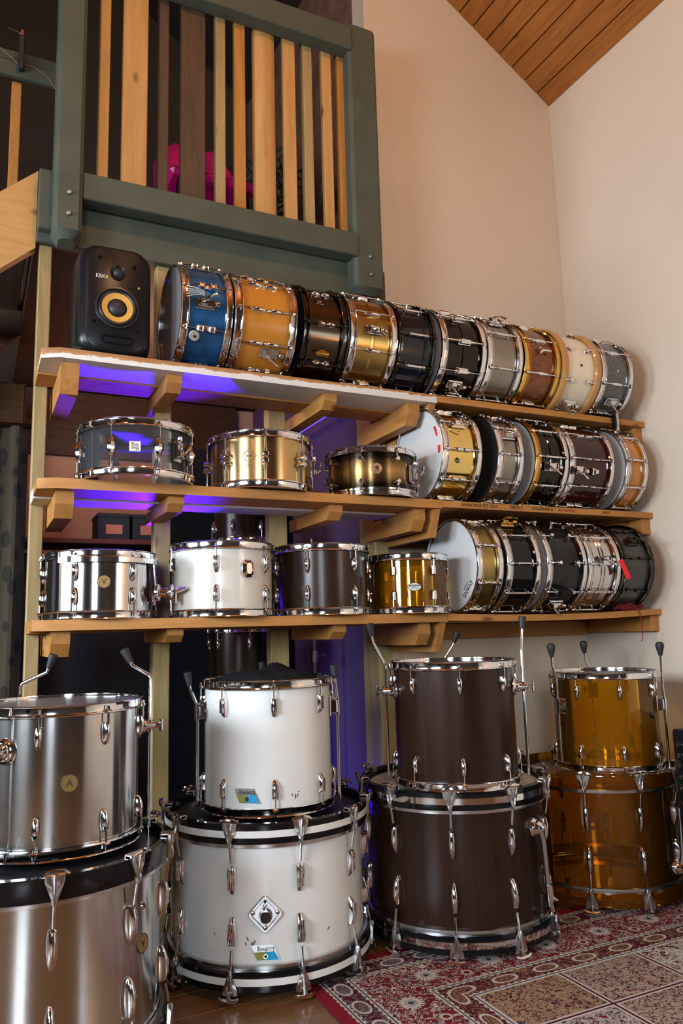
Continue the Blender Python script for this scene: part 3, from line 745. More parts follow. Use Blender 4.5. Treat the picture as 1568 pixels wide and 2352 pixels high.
# steel kit
b = bass_drum('brushed steel bass drum with black hoops at the left edge, nearest the camera', stand(.02, -.25, .022), .3048, .473, 10, -89, STEEL, GLOSSBLACK, None, 'tear_bass', HEADB, DULLCHROME, .052)
round_badge(b, .3048, .257, -43, .022, PLATE, 'V', .022)
m = MB(); m.m = rot(90, 'Y'); m.lathe([(.009, 0), (.009, .004), (.005, .005), (.005, .001)], 20); part('vent_grommet', m, CHROME, b, frame(-43, .3048, .343))
t = make_drum('floor_tom', 'brushed steel floor tom with round gold badge on the steel bass drum', 'drum', GR_TOM, stand(.06, -.25, .495), .2032, .36, 8, -109, STEEL, 'flange', None, 'tear', None, HEADG, HEADB, lo=.050, lim=130, seg=96)
round_badge(t, .2032, .175, -88.5, .021, PLATE, 'A', .024)
tom_leg(t, .2032, .36, -2, .275, [(.034, 0, -.02), (.034, 0, .400), (.032, .004, .412), (-.012, .025, .440), (-.018, .028, .452)])
tom_leg(t, .2032, .36, -133, .255, [(.034, 0, -.01), (.034, 0, .380), (.038, -.006, .392), (.075, -.03, .432), (.080, -.034, .446)])
tom_leg(t, .2032, .36, 112, .27, [(.034, 0, .02), (.034, 0, .385), (.030, -.004, .396), (-.02, -.052, .425), (-.024, -.056, .440)])
# white kit
WB = (.735, .004)
b = bass_drum('white bass drum with black hoops, white stripe and diamond mount plate', stand(*WB, .028), .3048, .448, 10, -93, WHITEW, GLOSSBLACK, plain('white_inlay', (.70, .70, .66), .3), 'imp_bass', HEADB, DULLCHROME, .056)
ludwig_badge(b, .3048, .098, -111.5)
# diamond-shaped tom mount plate
pl = empty('mount_plate'); pl.parent = b; pl.matrix_local = frame(-111.5, .3048, .200); pl['label'] = 'diamond-shaped chrome mount plate with a round socket'
m = MB(); rs = []
def rdiamond(h, wd, rad, x):
    q = []
    for k, (cy, cz) in enumerate(((wd, 0), (0, h), (-wd, 0), (0, -h))):
        a0 = {0: -45, 1: 45, 2: 135, 3: 225}[k]
        d = Vector((cy, cz)).normalized()*rad*1.4142
        for j in range(5):
            t_ = R_(a0+90*j/4); q.append((x, cy-d[0]+rad*math.cos(t_), cz-d[1]+rad*math.sin(t_)))
    return q
m.rings([rdiamond(.054, .053, .010, -.004), rdiamond(.054, .053, .010, .004), rdiamond(.051, .050, .009, .0065), rdiamond(.043, .042, .007, .0065), rdiamond(.040, .039, .006, .0035)]); part('plate', m, DULLCHROME, pl)
m = MB(); m.m = rot(90, 'Y'); m.lathe([(.020, .002), (.018, .016), (.0145, .017), (.0135, .006)], 26); part('socket', m, DULLCHROME, pl, T(0, .001, -.004))
m = MB(); m.m = rot(90, 'Y'); m.lathe([(.0138, .007), (.0001, .007)], 20); part('socket_hole', m, plain('dark_hole', (.02, .012, .008), .8), pl, T(0, .001, -.004))
for dy, dz in ((.035, .006), (-.035, .006), (0, -.035)):
    m = MB(); m.m = rot(90, 'Y'); m.lathe([(.007, .003), (.0065, .007), (.004, .009), (.0001, .0095)], 16); part('screw', m, DULLCHROME, pl, T(0, dy, dz))
m = MB(); m.m = rot(90, 'Y'); m.lathe([(.004, .008), (.0001, .008)], 12); part('screw_hole', m, INK, pl, T(0, 0, .034))
m = MB(); m.m = rot(90, 'Y'); m.lathe([(.006, .004), (.006, .011), (.0045, .012), (.0001, .010)], 14); part('set_screw', m, CHROME, pl, T(0, 0, .019))
CHIPM = plain('chipped_mark', (.10, .05, .03), .8)
def chips(root, R, lst):
    for phi, z, s, an in lst:
        m = MB(); m.m = rot(an, 'X'); m.add([(.0004, -.6*s*.3, -s), (.0004, .5*s*.4, -s*.3), (.0004, .2*s, s), (.0004, -.3*s, s*.3), (.0008, 0, 0)], [(0, 1, 4), (1, 2, 4), (2, 3, 4), (3, 0, 4)])
        part('chip', m, CHIPM, root, frame(phi, R, z))
chips(b, .3048, [(-127, .140, .007, 30), (-121, .135, .008, 35), (-122, .122, .007, 20), (-118.5, .120, .010, 15), (-117.5, .125, .009, -20), (-140, .142, .006, 0), (-75, .132, .008, -40), (-143, .095, .004, 0)])
t = make_drum('floor_tom', 'tall white floor tom with blue and olive badge on the white bass drum', 'drum', GR_TOM, stand(.724, -.045, .476), .2032, .398, 8, -105, WHITEW, 'flange', None, 'imp', None, HEADB, HEADB, lo=.052, lim=125, seg=96)
ludwig_badge(t, .2032, .063, -128.5)
chips(t, .2032, [(-90, .060, .006, 20), (-87, .054, .009, 10), (-85, .056, .007, -15), (-84, .067, .005, 80)])
tom_leg(t, .2032, .398, 174, .30, [(.026, 0, .012), (.026, 0, .312), (.030, 0, .325), (.050, .0, .372), (.052, 0, .385)], 'cone', 'box')
tom_leg(t, .2032, .398, -30, .30, [(.026, 0, .012), (.026, 0, .330), (.020, .004, .380), (.019, .004, .392)], 'cone', 'box')
tom_leg(t, .2032, .398, 75, .29, [(.026, 0, .012), (.026, 0, .330), (.030, .0, .40)], 'cone', 'box')
# walnut kit
b = bass_drum('dark walnut bass drum with mirrored stripe in black hoops and a folded spur', stand(1.400, -.09, .028), .3048, .478, 10, -125.5, BROWNST, GLOSSBLACK, CHROME, 'tear_bass', HEADW, plain('silver_ring', (.60, .60, .60), .25, 1.0), .056)
sp = empty('spur'); sp.parent = b; sp.matrix_local = frame(-68, .3048, .340)
m = MB(); m.m = rot(90, 'Y'); m.lathe([(.030, 0), (.030, .006), (.024, .012), (.022, .020), (.017, .030), (.012, .036), (.004, .042)], 8, capb=True); part('spur_bracket', m, CHROME, sp)
m = MB(); m.tube([(.026, 0, .0), (.030, .010, -.04), (.034, .022, -.24)], [.012, .0095, .0085], 14); part('spur_tube', m, DULLCHROME, sp)
m = MB(); m.tube([(.033, .021, -.175), (.0345, .024, -.225)], .013, 14); m.tube([(.020, .020, -.200), (.058, .026, -.222)], .004, 8); part('spur_clamp', m, CHROME, sp)
m = MB(); m.tube([(.0345, .023, -.22), (.036, .026, -.275)], .0055, 10); m.tube([(.036, .026, -.262), (.036, .026, -.268)], .013, 14); part('spur_rod', m, CHROME, sp)
m = MB(); m.tube([(.036, .026, -.270), (.037, .027, -.315)], [.010, .008], 12); part('rubber_foot', m, RUBBER, sp)
t = make_drum('floor_tom', 'tall dark walnut floor tom with stowed legs on the walnut bass drum', 'drum', GR_TOM, stand(1.348, -.199, .506), .2032, .402, 8, -118, BROWNST, 'flange', None, 'tear', None, CLEARHEAD, HEADW, lo=.050, lim=125, seg=96)
tom_leg(t, .2032, .402, 163, .305, [(.034, 0, .025), (.034, 0, .385), (.038, 0, .400), (.078, .018, .470), (.082, .020, .495)])
tom_leg(t, .2032, .402, -43, .310, [(.034, 0, .025), (.034, 0, .400), (.034, .010, .440), (.040, .018, .505)])
tom_leg(t, .2032, .402, 62, .30, [(.034, 0, .03), (.034, 0, .40), (.030, -.03, .450), (.028, -.034, .460)])
# amber acrylic kit
b = bass_drum('see-through amber acrylic bass drum beside the corner wall', stand(2.10, -.04, .028), .295, .445, 10, -104, clear('shaded_amber_acrylic', (0.935, 0.74, 0.28), 0.035), AMBERHOOP, None, 'tear_bass', CLEARHEAD, plain('silver_ring', (.60, .60, .60), .25, 1.0), .048, lim=181)  # darker copy of the amber: shade behind this drum is put into its tint
sp = empty('spur'); sp.parent = b; sp.matrix_local = frame(-72, .295, .105)
m = MB(); m.m = rot(90, 'Y'); m.lathe([(.026, 0), (.026, .008), (.022, .020), (.016, .034), (.006, .040)], 16, capb=True); part('spur_bracket', m, CHROME, sp)
m = MB(); m.tube([(.026, 0, 0), (.032, .004, .05), (.036, .006, .19)], [.013, .0085, .0085], 14); part('spur_tube', m, DULLCHROME, sp)
m = MB(); m.tube([(.035, .006, .17), (.036, .006, .21)], .013, 12); m.tube([(.03, .0, .19), (.055, .02, .18)], .004, 8); part('spur_clamp', m, CHROME, sp)
m = MB(); m.tube([(.036, .006, .20), (.038, .007, .30)], .0055, 10); part('spur_rod', m, CHROME, sp)
m = MB(); m.tube([(.038, .007, .262), (.038, .007, .272), (.038, .007, .30), (.038, .007, .318)], [.011, .013, .014, .010], 14); part('rubber_foot', m, RUBBER, sp)
t = make_drum('floor_tom', 'see-through amber acrylic floor tom with round rubber feet on the amber bass drum', 'drum', GR_TOM, stand(2.10, -.128, .474), .194, .362, 8, -118, AMBER, 'flange', None, 'tear', None, CLEARHEAD, CLEARHEAD, lo=.046, lim=181, seg=96)
tom_leg(t, .194, .362, 176, .235, [(.026, 0, .03), (.026, 0, .335), (.040, .004, .372), (.046, .006, .392), (.046, .006, .425)], 'ball', 'box')
tom_leg(t, .194, .362, -57, .235, [(.026, 0, .0), (.026, 0, .330), (.028, .004, .380), (.028, .004, .420)], 'ball', 'box')
tom_leg(t, .194, .362, 58, .27, [(.026, 0, .05), (.026, 0, .355), (.026, .018, .385), (.026, .020, .425)], 'ball', 'box')
m = MB(); m.m = rot(90, 'Y') @ Matrix.Diagonal((.62, 1, 1, 1)); m.lathe([(.019, 0), (.019, .002), (.0001, .003)], 30); o = part('badge', m, GLOSSBLACK, t, frame(-75, .194, .200))
m = MB(); m.m = rot(90, 'Y'); m.lathe([(.010, 0), (.010, .004), (.005, .005), (.005, .002)], 18); part('vent_grommet', m, BLACKNICKEL, t, frame(172, .194, .170))

# ---- lowest shelf: four toms standing upside down
G1 = 'toms standing on the lowest shelf'
R1 = .170
t = make_drum('rack_tom', 'brushed steel tom with chrome mounting band and round gold badge', 'drum', G1, stand(.214, .16, S1), R1, .217, 6, -123, STEEL, 'flange', None, 'tear', None, HEADG, HEADW, lo=.045, lim=125, seg=88)
round_badge(t, R1, .115, -94, .0205, PLATE, 'V', .024)
m = MB(); n = 40; rs = []
for k in range(n+1):
    a_ = R_(-138+110*k/n); rs.append([((R1+.022+d)*math.cos(a_), (R1+.022+d)*math.sin(a_), z) for d, z in ((0, .176), (0, .192), (.0022, .192), (.0022, .176))])
m.rings(rs); mt = part('mounting_band', m, CHROME, t)
m = MB(); m.loft([(.085, .050, .004), (.06, .050, .006), (.02, .040, .008), (-.03, .046, .010), (-.05, .03, .006)], 8, .4); m.m = T(.006, 0, -.02) @ rot(90, 'Y'); m.lathe([(.029, 0), (.030, .010), (.026, .014), (.016, .016), (.016, .036), (.012, .038)], 26, capb=True)
mb_ = part('mount_bracket', m, CHROME, t, frame(-26, R1+.012, .105))
m = MB(); m.m = rot(90, 'Y'); m.lathe([(.008, .03), (.010, .050), (.026, .054), (.027, .060), (.014, .066), (.0001, .067)], 24); m.m = Matrix.Identity(4); m.box((.068, 0, -.012), (.014, .012, .052), .004); m.tube([(.07, 0, .0), (.105, .0, .012)], .007, 10); part('mount_clamp', m, CHROME, mb_, T(0, 0, -.02))
t = make_drum('rack_tom', 'short white tom with faceted chrome mount on the lowest shelf', 'drum', G1, stand(.627, .14, S1), .174, .253, 6, -113, plain('cream_white_wrap', (0.62, 0.59, 0.52), 0.28, coat=0.3, var=0.03, vscale=5), 'flange', None, 'imp', None, HEADW, HEADW, lo=.050, lim=125, seg=88)
m = MB(); m.rings([[(x, w_*c, h_*s_) for c, s_ in ((1, .55), (.55, 1), (-.55, 1), (-1, .55), (-1, -.55), (-.55, -1), (.55, -1), (1, -.55))] for x, w_, h_ in ((0, .021, .031), (.010, .020, .029), (.020, .010, .018))]); part('mount_plate', m, CHROME, t, frame(-79, .174, .158))
t = make_drum('rack_tom', 'short dark walnut tom with a row of rivets on the lowest shelf', 'drum', G1, stand(1.011, .135, S1), .168, .255, 6, -132, BROWNST, 'flange', None, 'tear', None, HEADW, HEADW, lo=.052, lim=125, seg=88)
rv = cached(('rivet',), CHROME, lambda: MB().lathe([(.0016, 0), (.0014, .0012), (.0001, .0016)], 8))
for k in range(14): link('rivet', rv, None, t, frame(-166+(3 if k % 2 else 0), .168, .040+.0135*k) @ rot(90, 'Y'))
t = make_drum('rack_tom', 'small amber acrylic tom with oval badge at the end of the lowest shelf', 'drum', G1, stand(1.365, .105, S1), .145, .226, 6, -142, AMBER, 'flange', None, 'square', None, HEADG, HEADG, lo=.050, lim=181, seg=88)
ob = empty('badge'); ob.parent = t; ob.matrix_local = frame(-112, .1455, .098); ob['label'] = 'oval silver badge, upside down'
m = MB(); m.m = rot(90, 'Y') @ Matrix.Diagonal((.56, 1, 1, 1)); m.lathe([(.026, 0), (.026, .0018), (.025, .0026), (.0001, .0026)], 40); part('badge_plate', m, plain('badge_silver', (.72, .72, .70), .4, .5), ob)
m = MB(); m.m = rot(90, 'Y') @ Matrix.Diagonal((.57, 1, 1, 1)); m.lathe([(.024, .0020), (.024, .0030), (.0262, .0030), (.0262, .0020)], 40, closed=True); part('badge_rim', m, INK, ob)
part('badge_band', MB().box((.0027, 0, .0045), (.0006, .040, .0062)), INK, ob)
lettering('Pearl', .013, INK, ob, T(.0029, 0, -.0045) @ TXT @ rot(180, 'Z'))
lettering('CRYSTAL BEAT', .0052, plain('badge_silver', (.72, .72, .70), .4, .5), ob, T(.0032, 0, .0045) @ TXT @ rot(180, 'Z'))
# ---- middle shelf: three snare drums
G2 = 'snare drums standing on the middle shelf'
t = make_drum('snare_drum', 'clear acrylic snare drum with square white badge, purple light inside', 'drum', G2, stand(.309, .07, S2), .181, .186, 8, -124, CLEAR, 'flange', None, 'diamond', None, HEADW, CLEARHEAD, lim=181, seg=96)
sb = empty('badge'); sb.parent = t; sb.matrix_local = frame(-101.5, .1815, .092); sb['label'] = 'square white badge with black lettering read both ways up'
part('badge_plate', MB().box((.0008, 0, 0), (.0016, .034, .033), .0006), plain('badge_white', (.74, .72, .64), .4), sb)
lettering('fibes', .0165, INK, sb, T(.0018, 0, .0060) @ TXT, .78); lettering('fibes', .0165, INK, sb, T(.0018, 0, -.0060) @ TXT @ rot(180, 'Z'), .78)
for z in (.0135, -.0135): part('badge_line', MB().box((.0018, 0, z), (.0004, .024, .0007)), INK, sb)
strainer(t, .181, .186, -58); butt(t, .181, .186, 122)
t = make_drum('snare_drum', 'brushed bronze snare drum with etched star emblem on the middle shelf', 'drum', G2, stand(.77, .13, S2), .178, .205, 8, -104, BRONZE, 'flange', None, 'twin', None, CLEARHEAD, HEADW, lim=125, seg=96)
em = empty('emblem'); em.parent = t; em.matrix_local = frame(-122, .1784, .112)
ETCH = plain('etched_dark', (.16, .10, .04), .5, .6)
for an in (0, 45):
    m = MB(); m.m = rot(an+45, 'X')
    for k in range(4):
        m.m = rot(an+90*k, 'X'); m.box((.0002, 0, .0185), (.0005, .037, .0012))
    if an == 45: part('emblem_line', m, ETCH, em)
    else: part('emblem_line', m, ETCH, em, Matrix.Diagonal((1, .8, .8, 1)))
lettering('noxe', .012, INK, em, T(.0006, 0, 0) @ TXT)
part('emblem_line', MB().box((.0002, 0, -.040), (.0005, .034, .0012)), ETCH, em); lettering('CUSTOM', .006, ETCH, em, T(.0004, 0, -.034) @ TXT)
strainer(t, .178, .205, -22)
t = make_drum('snare_drum', 'bronze sunburst snare drum with round profile medallion on the middle shelf', 'drum', G2, stand(1.224, .121, S2), .165, .186, 8, -129, BURST, 'cast', None, 'stud', None, HEADW, HEADW, lo=.050, hoopH=.026, lim=125, seg=96)
md = round_badge(t, .165, .098, -110, .0205, plain('copper_medal', (.42, .20, .09), .4, .6), None, rim=False)
# raised profile bust on the medallion
def relief(nm, pts, mat):
    m = MB(); n_ = len(pts); m.add([(.0020, y_, z) for y_, z in pts]+[(.0029, y_, z) for y_, z in pts], [tuple(range(n_)), tuple(range(n_, 2*n_))[::-1]]+[(i, i+n_, (i+1) % n_+n_, (i+1) % n_) for i in range(n_)]); part(nm, m, mat, md)
relief('profile_relief', [(-.009, -.016), (.009, -.016), (.006, -.008), (.004, -.003), (-.002, -.002), (-.007, -.008)], plain('copper_relief', (.30, .13, .06), .45, .5))
relief('profile_relief', [(-.003, -.003), (.003, -.006), (.006, -.004), (.007, .001), (.0055, .003), (.006, .007), (.002, .010), (-.003, .010), (-.006, .006), (-.005, .0)], plain('dark_relief', (.03, .018, .012), .5, .2))
strainer(t, .165, .186, -52, None, 1); butt(t, .165, .186, 170)

# ---- the long row of drums lying on the top shelf
YC = .10; RH = .193; RS = .1793
GT = 'drums lying in a row on the top shelf'; GM = 'drums lying on the middle right shelf'; GB = 'drums lying on the bottom right shelf'
def lying(nm, label, group, zshelf, x0, x1, n, elev, shell, **kw):
    return make_drum(nm, label, 'drum', group, lie(x0+.001, YC, zshelf+RH+.0015), RS, x1-x0-.002, n, -90-elev, shell, lim=112, **kw)
def on_lying(root, elev, x):   # frame on a lying drum's shell
    return frame(-90-elev, RS, x)
d = lying('snare_drum', 'blue sparkle snare drum with smoky head, first in the top row beside the speaker', GT, S3, .421, .603, 8, -28, BLUESP, lug='ribbed', headt=HEADB, headb=HEADG)
b = strainer(d, RS, .17, -90+3, None, -1)
m = MB(); m.m = rot(90, 'Y'); m.lathe([(.016, 0), (.017, .002), (.017, .012), (.016, .014), (.0001, .014)], 26); fk = part('felt_knob', m, FELT, d, frame(-90+36, RS+.010, .050)); fk['label'] = 'round grey felt damper knob'
m = MB(); m.m = rot(90, 'Y'); m.lathe([(.0045, .012), (.0045, .018), (.0001, .020)], 12); part('knob_screw', m, BLACKNICKEL, fk)
m = MB()
for k in range(5): m.tube([(.024, .004*(k-2), .0), (.030, .006*(k-2), -.03), (.020, .010*(k-2), -.062)], .0012, 6)
part('snare_wires', m, plain('pale_cord', (.6, .58, .56), .7), d, frame(-90-6, RS, .075))
d = lying('snare_drum', 'deep orange lacquered snare drum in the top row next to the blue one', GT, S3, .606, .841, 10, 1, ORANGEL, lug='tear', headt=HEADB, lo=.062, hoopH=.030)
strainer(d, RS, .30, -90+45, DULLCHROME)
d = lying('snare_drum', 'dark bronze snare drum with square emblem, third in the top row', GT, S3, .862, 1.044, 8, -3, DARKBRONZE, lug='small', hoopmat=BLACKNICKEL, headt=HEADB, headb=HEADB, lo=.055)
m = MB(); m.box((.001, 0, 0), (.002, .024, .032), .0008); e_ = part('badge', m, BLACKNICKEL, d, frame(-90-27, RS, .075)); part('badge_mark', MB().box((.0022, 0, 0), (.0008, .012, .018)).box((.0026, -.004, .005), (.0008, .005, .009)), DULLCHROME, e_)
m = MB(); m.tube([(.018, 0, -.03), (.018, 0, .02)], [.007, .009], 12); m.box((.008, 0, 0), (.016, .02, .03), .003); part('butt_plate', m, GOLD, d, frame(-90+36, RS, .085))
d = lying('snare_drum', 'brushed brass snare drum with chrome throw-off, fourth in the top row', GT, S3, 1.049, 1.250, 8, 20, BRASS, lug='bullet', headt=HEADW, bead=[.5])
strainer(d, RS, .2, -90+2)
d = lying('snare_drum', 'midnight black snare drum with tiny twin lugs and a raised bead in the top row', GT, S3, 1.255, 1.424, 10, 1, NAVY, lug='tube', headt=HEADB, hoop='cast', hoopmat=BLACKNICKEL, hoopH=.016, bead=[.72])
d = lying('snare_drum', 'black chrome snare drum with box lugs and centre bead in the top row', GT, S3, 1.447, 1.664, 10, 2.5, SHINYBLACK, lug='boxlug', headt=HEADW, headb=HEADGREY, bead=[.5])
strainer(d, RS, .2, -90+52)
d = lying('snare_drum', 'brushed pewter grey snare drum with slim tube lugs in the top row', GT, S3, 1.667, 1.847, 8, 22, ALU, lug='tube', headt=HEADB)
strainer(d, RS, .18, -90-48)
d = lying('snare_drum', 'copper brown sparkle snare drum with gold hoops in the top row', GT, S3, 1.852, 2.046, 8, 23, COPPERSP, lug='bullet', headt=HEADB, hoopmat=GOLD, hoopH=.030)
m = MB()
for p in (((.01, -.012, -.016), (.018, .0, 0)), ((.01, .012, -.016), (.018, 0, 0)), ((.014, 0, 0), (.016, 0, .036))): m.tube(p, .0055, 10)
for q in ((.012, -.012, -.016), (.012, .012, -.016), (.016, 0, .036)): m.box(q, (.014, .013, .012), .004)
part('butt_plate', m, CHROME, d, frame(-90-8, RS, .095))
d = lying('snare_drum', 'cream snare drum with wooden hoops in the top row', GT, S3, 2.050, 2.272, 8, 21, IVORY, lug='pad', headt=HEADW, hoop='wood', hoopmat=WOODHOOP, hoopH=.036, lo=.064)
m = MB(); m.m = rot(90, 'Y'); m.lathe([(.006, 0), (.006, .002), (.004, .002), (.004, 0)], 16, closed=True); part('vent_grommet', m, BLACKNICKEL, d, frame(-90+2, RS, .115))
m = MB(); m.m = rot(90, 'Y'); m.lathe([(.004, .0008), (.0001, .0008)], 12); part('vent_hole', m, INK, d, frame(-90+2, RS, .115))
strainer(d, RS, .2, -90+58)
d = lying('snare_drum', 'grey sparkle snare drum, last in the top row against the corner', GT, S3, 2.275, 2.465, 8, 24, GREYSP, lug='bullet', headt=HEADW)
m = MB(); m.m = rot(90, 'Y'); m.lathe([(.006, 0), (.006, .002), (.003, .002), (.003, 0)], 16, closed=True); part('vent_grommet', m, CHROME, d, frame(-90+2, RS, .1))
strainer(d, RS, .2, -90+46, DULLCHROME)
# middle right shelf
d = lying('snare_drum', 'polished brass snare drum with white head and red tape beside the sunburst snare', GM, S2, 1.427, 1.612, 10, -3, POLBRASS, lug='tear', headt=HEADW, headb=HEADW, lo=.052)
for el, w_, h_ in ((28, .016, .050), (-2, .022, .034)):
    m = MB(); m.add([(-w_/2, -h_/2, 0), (w_*.3, -h_*.45, 0), (w_/2, h_*.2, 0), (w_*.1, h_/2, 0), (-w_*.3, h_*.35, 0)], [(0, 1, 2, 3, 4)]); m.add([(-w_/2, -h_/2, -.0004), (w_*.3, -h_*.45, -.0004), (w_/2, h_*.2, -.0004), (w_*.1, h_/2, -.0004), (-w_*.3, h_*.35, -.0004)], [(4, 3, 2, 1, 0)])
    part('tape', m, REDTAPE, d, T(0, 0, .0075) @ rot(-90-el, 'Z') @ T(RS-.030, 0, 0) @ rot(10, 'Z'))
strainer(d, RS, .19, -90-32)
m = MB(); m.m = rot(90, 'Y'); m.lathe([(.012, 0), (.011, .006), (.006, .010), (.006, .016), (.0001, .018)], 16); part('knob', m, CHROME, d, frame(-90+16, RS, .075))
d = lying('snare_drum', 'matt grey metal snare drum with dark head on the middle right shelf', GM, S2, 1.685, 1.817, 10, -3, ALU, lug='twist', headt=HEADB, headb=HEADB)
strainer(d, RS, .13, -90-22, DULLCHROME)
d = lying('snare_drum', 'black snare drum with one gold hoop on the middle right shelf', GM, S2, 1.872, 2.050, 10, -2, SHINYBLACK, lug='tube', headt=HEADW, headb=HEADGREY, bead=[.5])
for c in d.children:
    if c.name.startswith('hoop') and c.location.z < .01:
        c.data = cached(('hoop', 'flange', 'gold', RS), GOLD, lambda: hoop_mb('flange', RS, .027, [36.0*i for i in range(10)])); c['label'] = 'gold hoop'
strainer(d, RS, .17, -90+14)
d = lying('snare_drum', 'burgundy lacquered snare drum on the middle right shelf', GM, S2, 2.054, 2.304, 10, 0, MAHOG, lug='twist', headt=HEADW, headb=HEADGREY)
m = MB(); m.box((.006, 0, 0), (.012, .030, .02), .003); m.box((.012, 0, .014), (.010, .02, .022), .003); part('butt_plate', m, CHROME, d, frame(-90+16, RS, .13))
strainer(d, RS, .09, -90+16)
d = lying('snare_drum', 'shallow orange snare drum, last on the middle right shelf', GM, S2, 2.367, 2.504, 10, 4, ORANGEL, lug='tube', headt=HEADW, headb=HEADGREY)
# bottom right shelf
d = lying('snare_drum', 'shallow aged brass snare drum with large lettered white head', GB, S1-.004, 1.558, 1.683, 8, 20, OLIVE, lug='bow', headt=HEADW, headb=HEADW)
def head_text(body, size, root, elev, inset, mat=INK):
    o_ = Vector((-math.sin(R_(elev)), -math.cos(R_(elev)), 0)); x_ = Vector((-o_[1], o_[0], 0)); M2 = Matrix.Identity(4)
    for i in range(3): M2[i][0] = x_[i]; M2[i][1] = o_[i]; M2[i][2] = (0, 0, -1)[i]
    M2.translation = o_*(RS-inset)+Vector((0, 0, .0073)); return lettering(body, size, mat, root, M2)
head_text('EVANS', .028, d, -44, .036); head_text('DRUMHEADS', .007, d, -44, .054)
d = lying('snare_drum', 'plain black snare drum with slim tube lugs on the bottom right shelf', GB, S1-.006, 1.697, 1.866, 10, -1, GLOSSBLACK, lug='tube', headt=HEADGREY, headb=HEADB)
strainer(d, RS, .17, -90-62, GOLD)
d = lying('snare_drum', 'black pearl snare drum with round stud lugs on the bottom right shelf', GB, S1-.007, 1.894, 2.106, 10, 1, PEARL, lug='stud', headt=HEADB, headb=HEADGREY, lo=.060)
strainer(d, RS, .2, -90+56)
d = lying('snare_drum', 'polished chrome snare drum with a red tag on the bottom right shelf', GB, S1-.005, 2.110, 2.290, 10, 0, plain('chrome_shell', (.62, .60, .58), .12, 1.0), lug='tube', headt=HEADB, bead=[.45, .55])
strainer(d, RS, .18, -90-5)
m = MB(); m.add([(0, -.011, 0), (0, .011, 0), (.004, .011, -.030), (.004, -.011, -.030), (.002, .013, -.085), (.002, -.011, -.085)], [(0, 1, 2, 3), (3, 2, 4, 5)]); m.add([(-.001, -.011, 0), (-.001, .011, 0), (.003, .011, -.030), (.003, -.011, -.030), (.001, .013, -.085), (.001, -.011, -.085)], [(3, 2, 1, 0), (5, 4, 2, 3)])
o = part('red_tag', m, plain('red_ribbon', (.70, .010, .015), .5), None, T(2.262, YC-RS-.034, S1+RH+.012) @ rot(-100, 'Z') @ rot(22, 'X')); tag(o, 'bright red ribbon tag hanging on the chrome snare drum', 'tag')
d = lying('snare_drum', 'charcoal grey snare drum with black hoops, last on the bottom right shelf', GB, S1-.002, 2.294, 2.484, 8, 8, CHARCOAL, lug='small', hoop='cast', hoopmat=BLACKNICKEL, lugmat=BLACKNICKEL, headt=HEADB, headb=HEADB, lo=.055)
strainer(d, RS, .2, -90-32, BLACKNICKEL)
# ------------------------------------------------------------------ studio monitor
sp = empty('studio_monitor', (.226, .15, S3)); tag(sp, 'black studio monitor speaker with yellow cone at the left end of the top shelf', 'speaker')
def rrect(cx, cz, w_, h_, rad, y_, n=6):
    q = []
    for (sx, sz, a0) in ((1, 1, 0), (-1, 1, 90), (-1, -1, 180), (1, -1, 270)):
        for j in range(n+1):
            t_ = R_(a0+90*j/n); q.append((cx+sx*(w_/2-rad)+rad*math.cos(t_), y_, cz+sz*(h_/2-rad)+rad*math.sin(t_)))
    return q
SW, SH = .248, .390
m = MB(); rs = []
for y_, d, rad in ((.14, .012, .05), (.10, .0, .055), (-.06, 0, .055), (-.10, .004, .056), (-.122, .012, .058), (-.135, .024, .060), (-.140, .036, .060)):
    rs.append(rrect(0, SH/2, SW-2*d*.9, SH-2*d*.5, rad, y_))
m.rings(rs); part('cabinet', local(m, (0, 0, 0)), BLACK, sp, angle=60)
YFc = -.141
def disc(prof, seg=48, M=None):
    m = MB(); m.m = (M or Matrix.Identity(4)) @ rot(90, 'X'); m.lathe(prof, seg); return m
wf = part('woofer_surround', disc([(.074, -.002), (.072, .004), (.066, .005), (.063, .001), (.058, .006), (.052, .004), (.050, .0)]), plain('rubber_surround', (.010, .010, .011), .35), sp, T(.004, YFc, .165))
part('woofer_cone', disc([(.051, .003), (.044, .001), (.026, -.006+.004)], 48), plain('yellow_cone', (.62, .34, .06), .6, bump=.15, bscale=900), wf)
part('dust_cap', disc([(.0265, -.001), (.020, .006), (.010, .009), (.0001, .010)]), plain('cap_black', (.016, .016, .017), .5), wf)
tw = part('tweeter_ring', disc([(.026, -.002), (.025, .003), (.018, .001), (.016, -.001)]), BLACK, sp, T(.004, YFc, .290)); part('tweeter_dome', disc([(.016, .0), (.011, .005), (.0001, .008)]), plain('cap_black', (.016, .016, .017), .5), tw)
m = MB(); m.rings([rrect(0, 0, .105, .030, .014, .004), rrect(0, 0, .105, .030, .014, -.003), rrect(0, 0, .094, .020, .010, -.003), rrect(0, 0, .092, .018, .009, .003)]); part('port', m, plain('port_black', (.003, .003, .003), .8, spec=.1), sp, T(.006, YFc, .052))
for x, z in ((-.055, .335), (.058, .318), (-.070, .108), (.072, .090)): part('screw', disc([(.006, 0), (.0055, .003), (.0001, .0035)], 16), GLOSSBLACK, sp, T(x, YFc, z))
FR = rot(90, 'X')
lettering('KRK', .020, plain('logo_white', (.75, .75, .72), .5), sp, T(-.052, YFc-.0006, .268) @ FR, .80, 'logo')
part('logo_mark', MB().add([(0, 0, -.008), (0, 0, .008), (-.007, 0, 0), (0, -.001, -.008), (0, -.001, .008), (-.007, -.001, 0)], [(0, 1, 2), (5, 4, 3), (0, 3, 4, 1), (1, 4, 5, 2), (2, 5, 3, 0)]), plain('logo_yellow', (.75, .50, .04), .5), sp, T(-.030, YFc, .268))
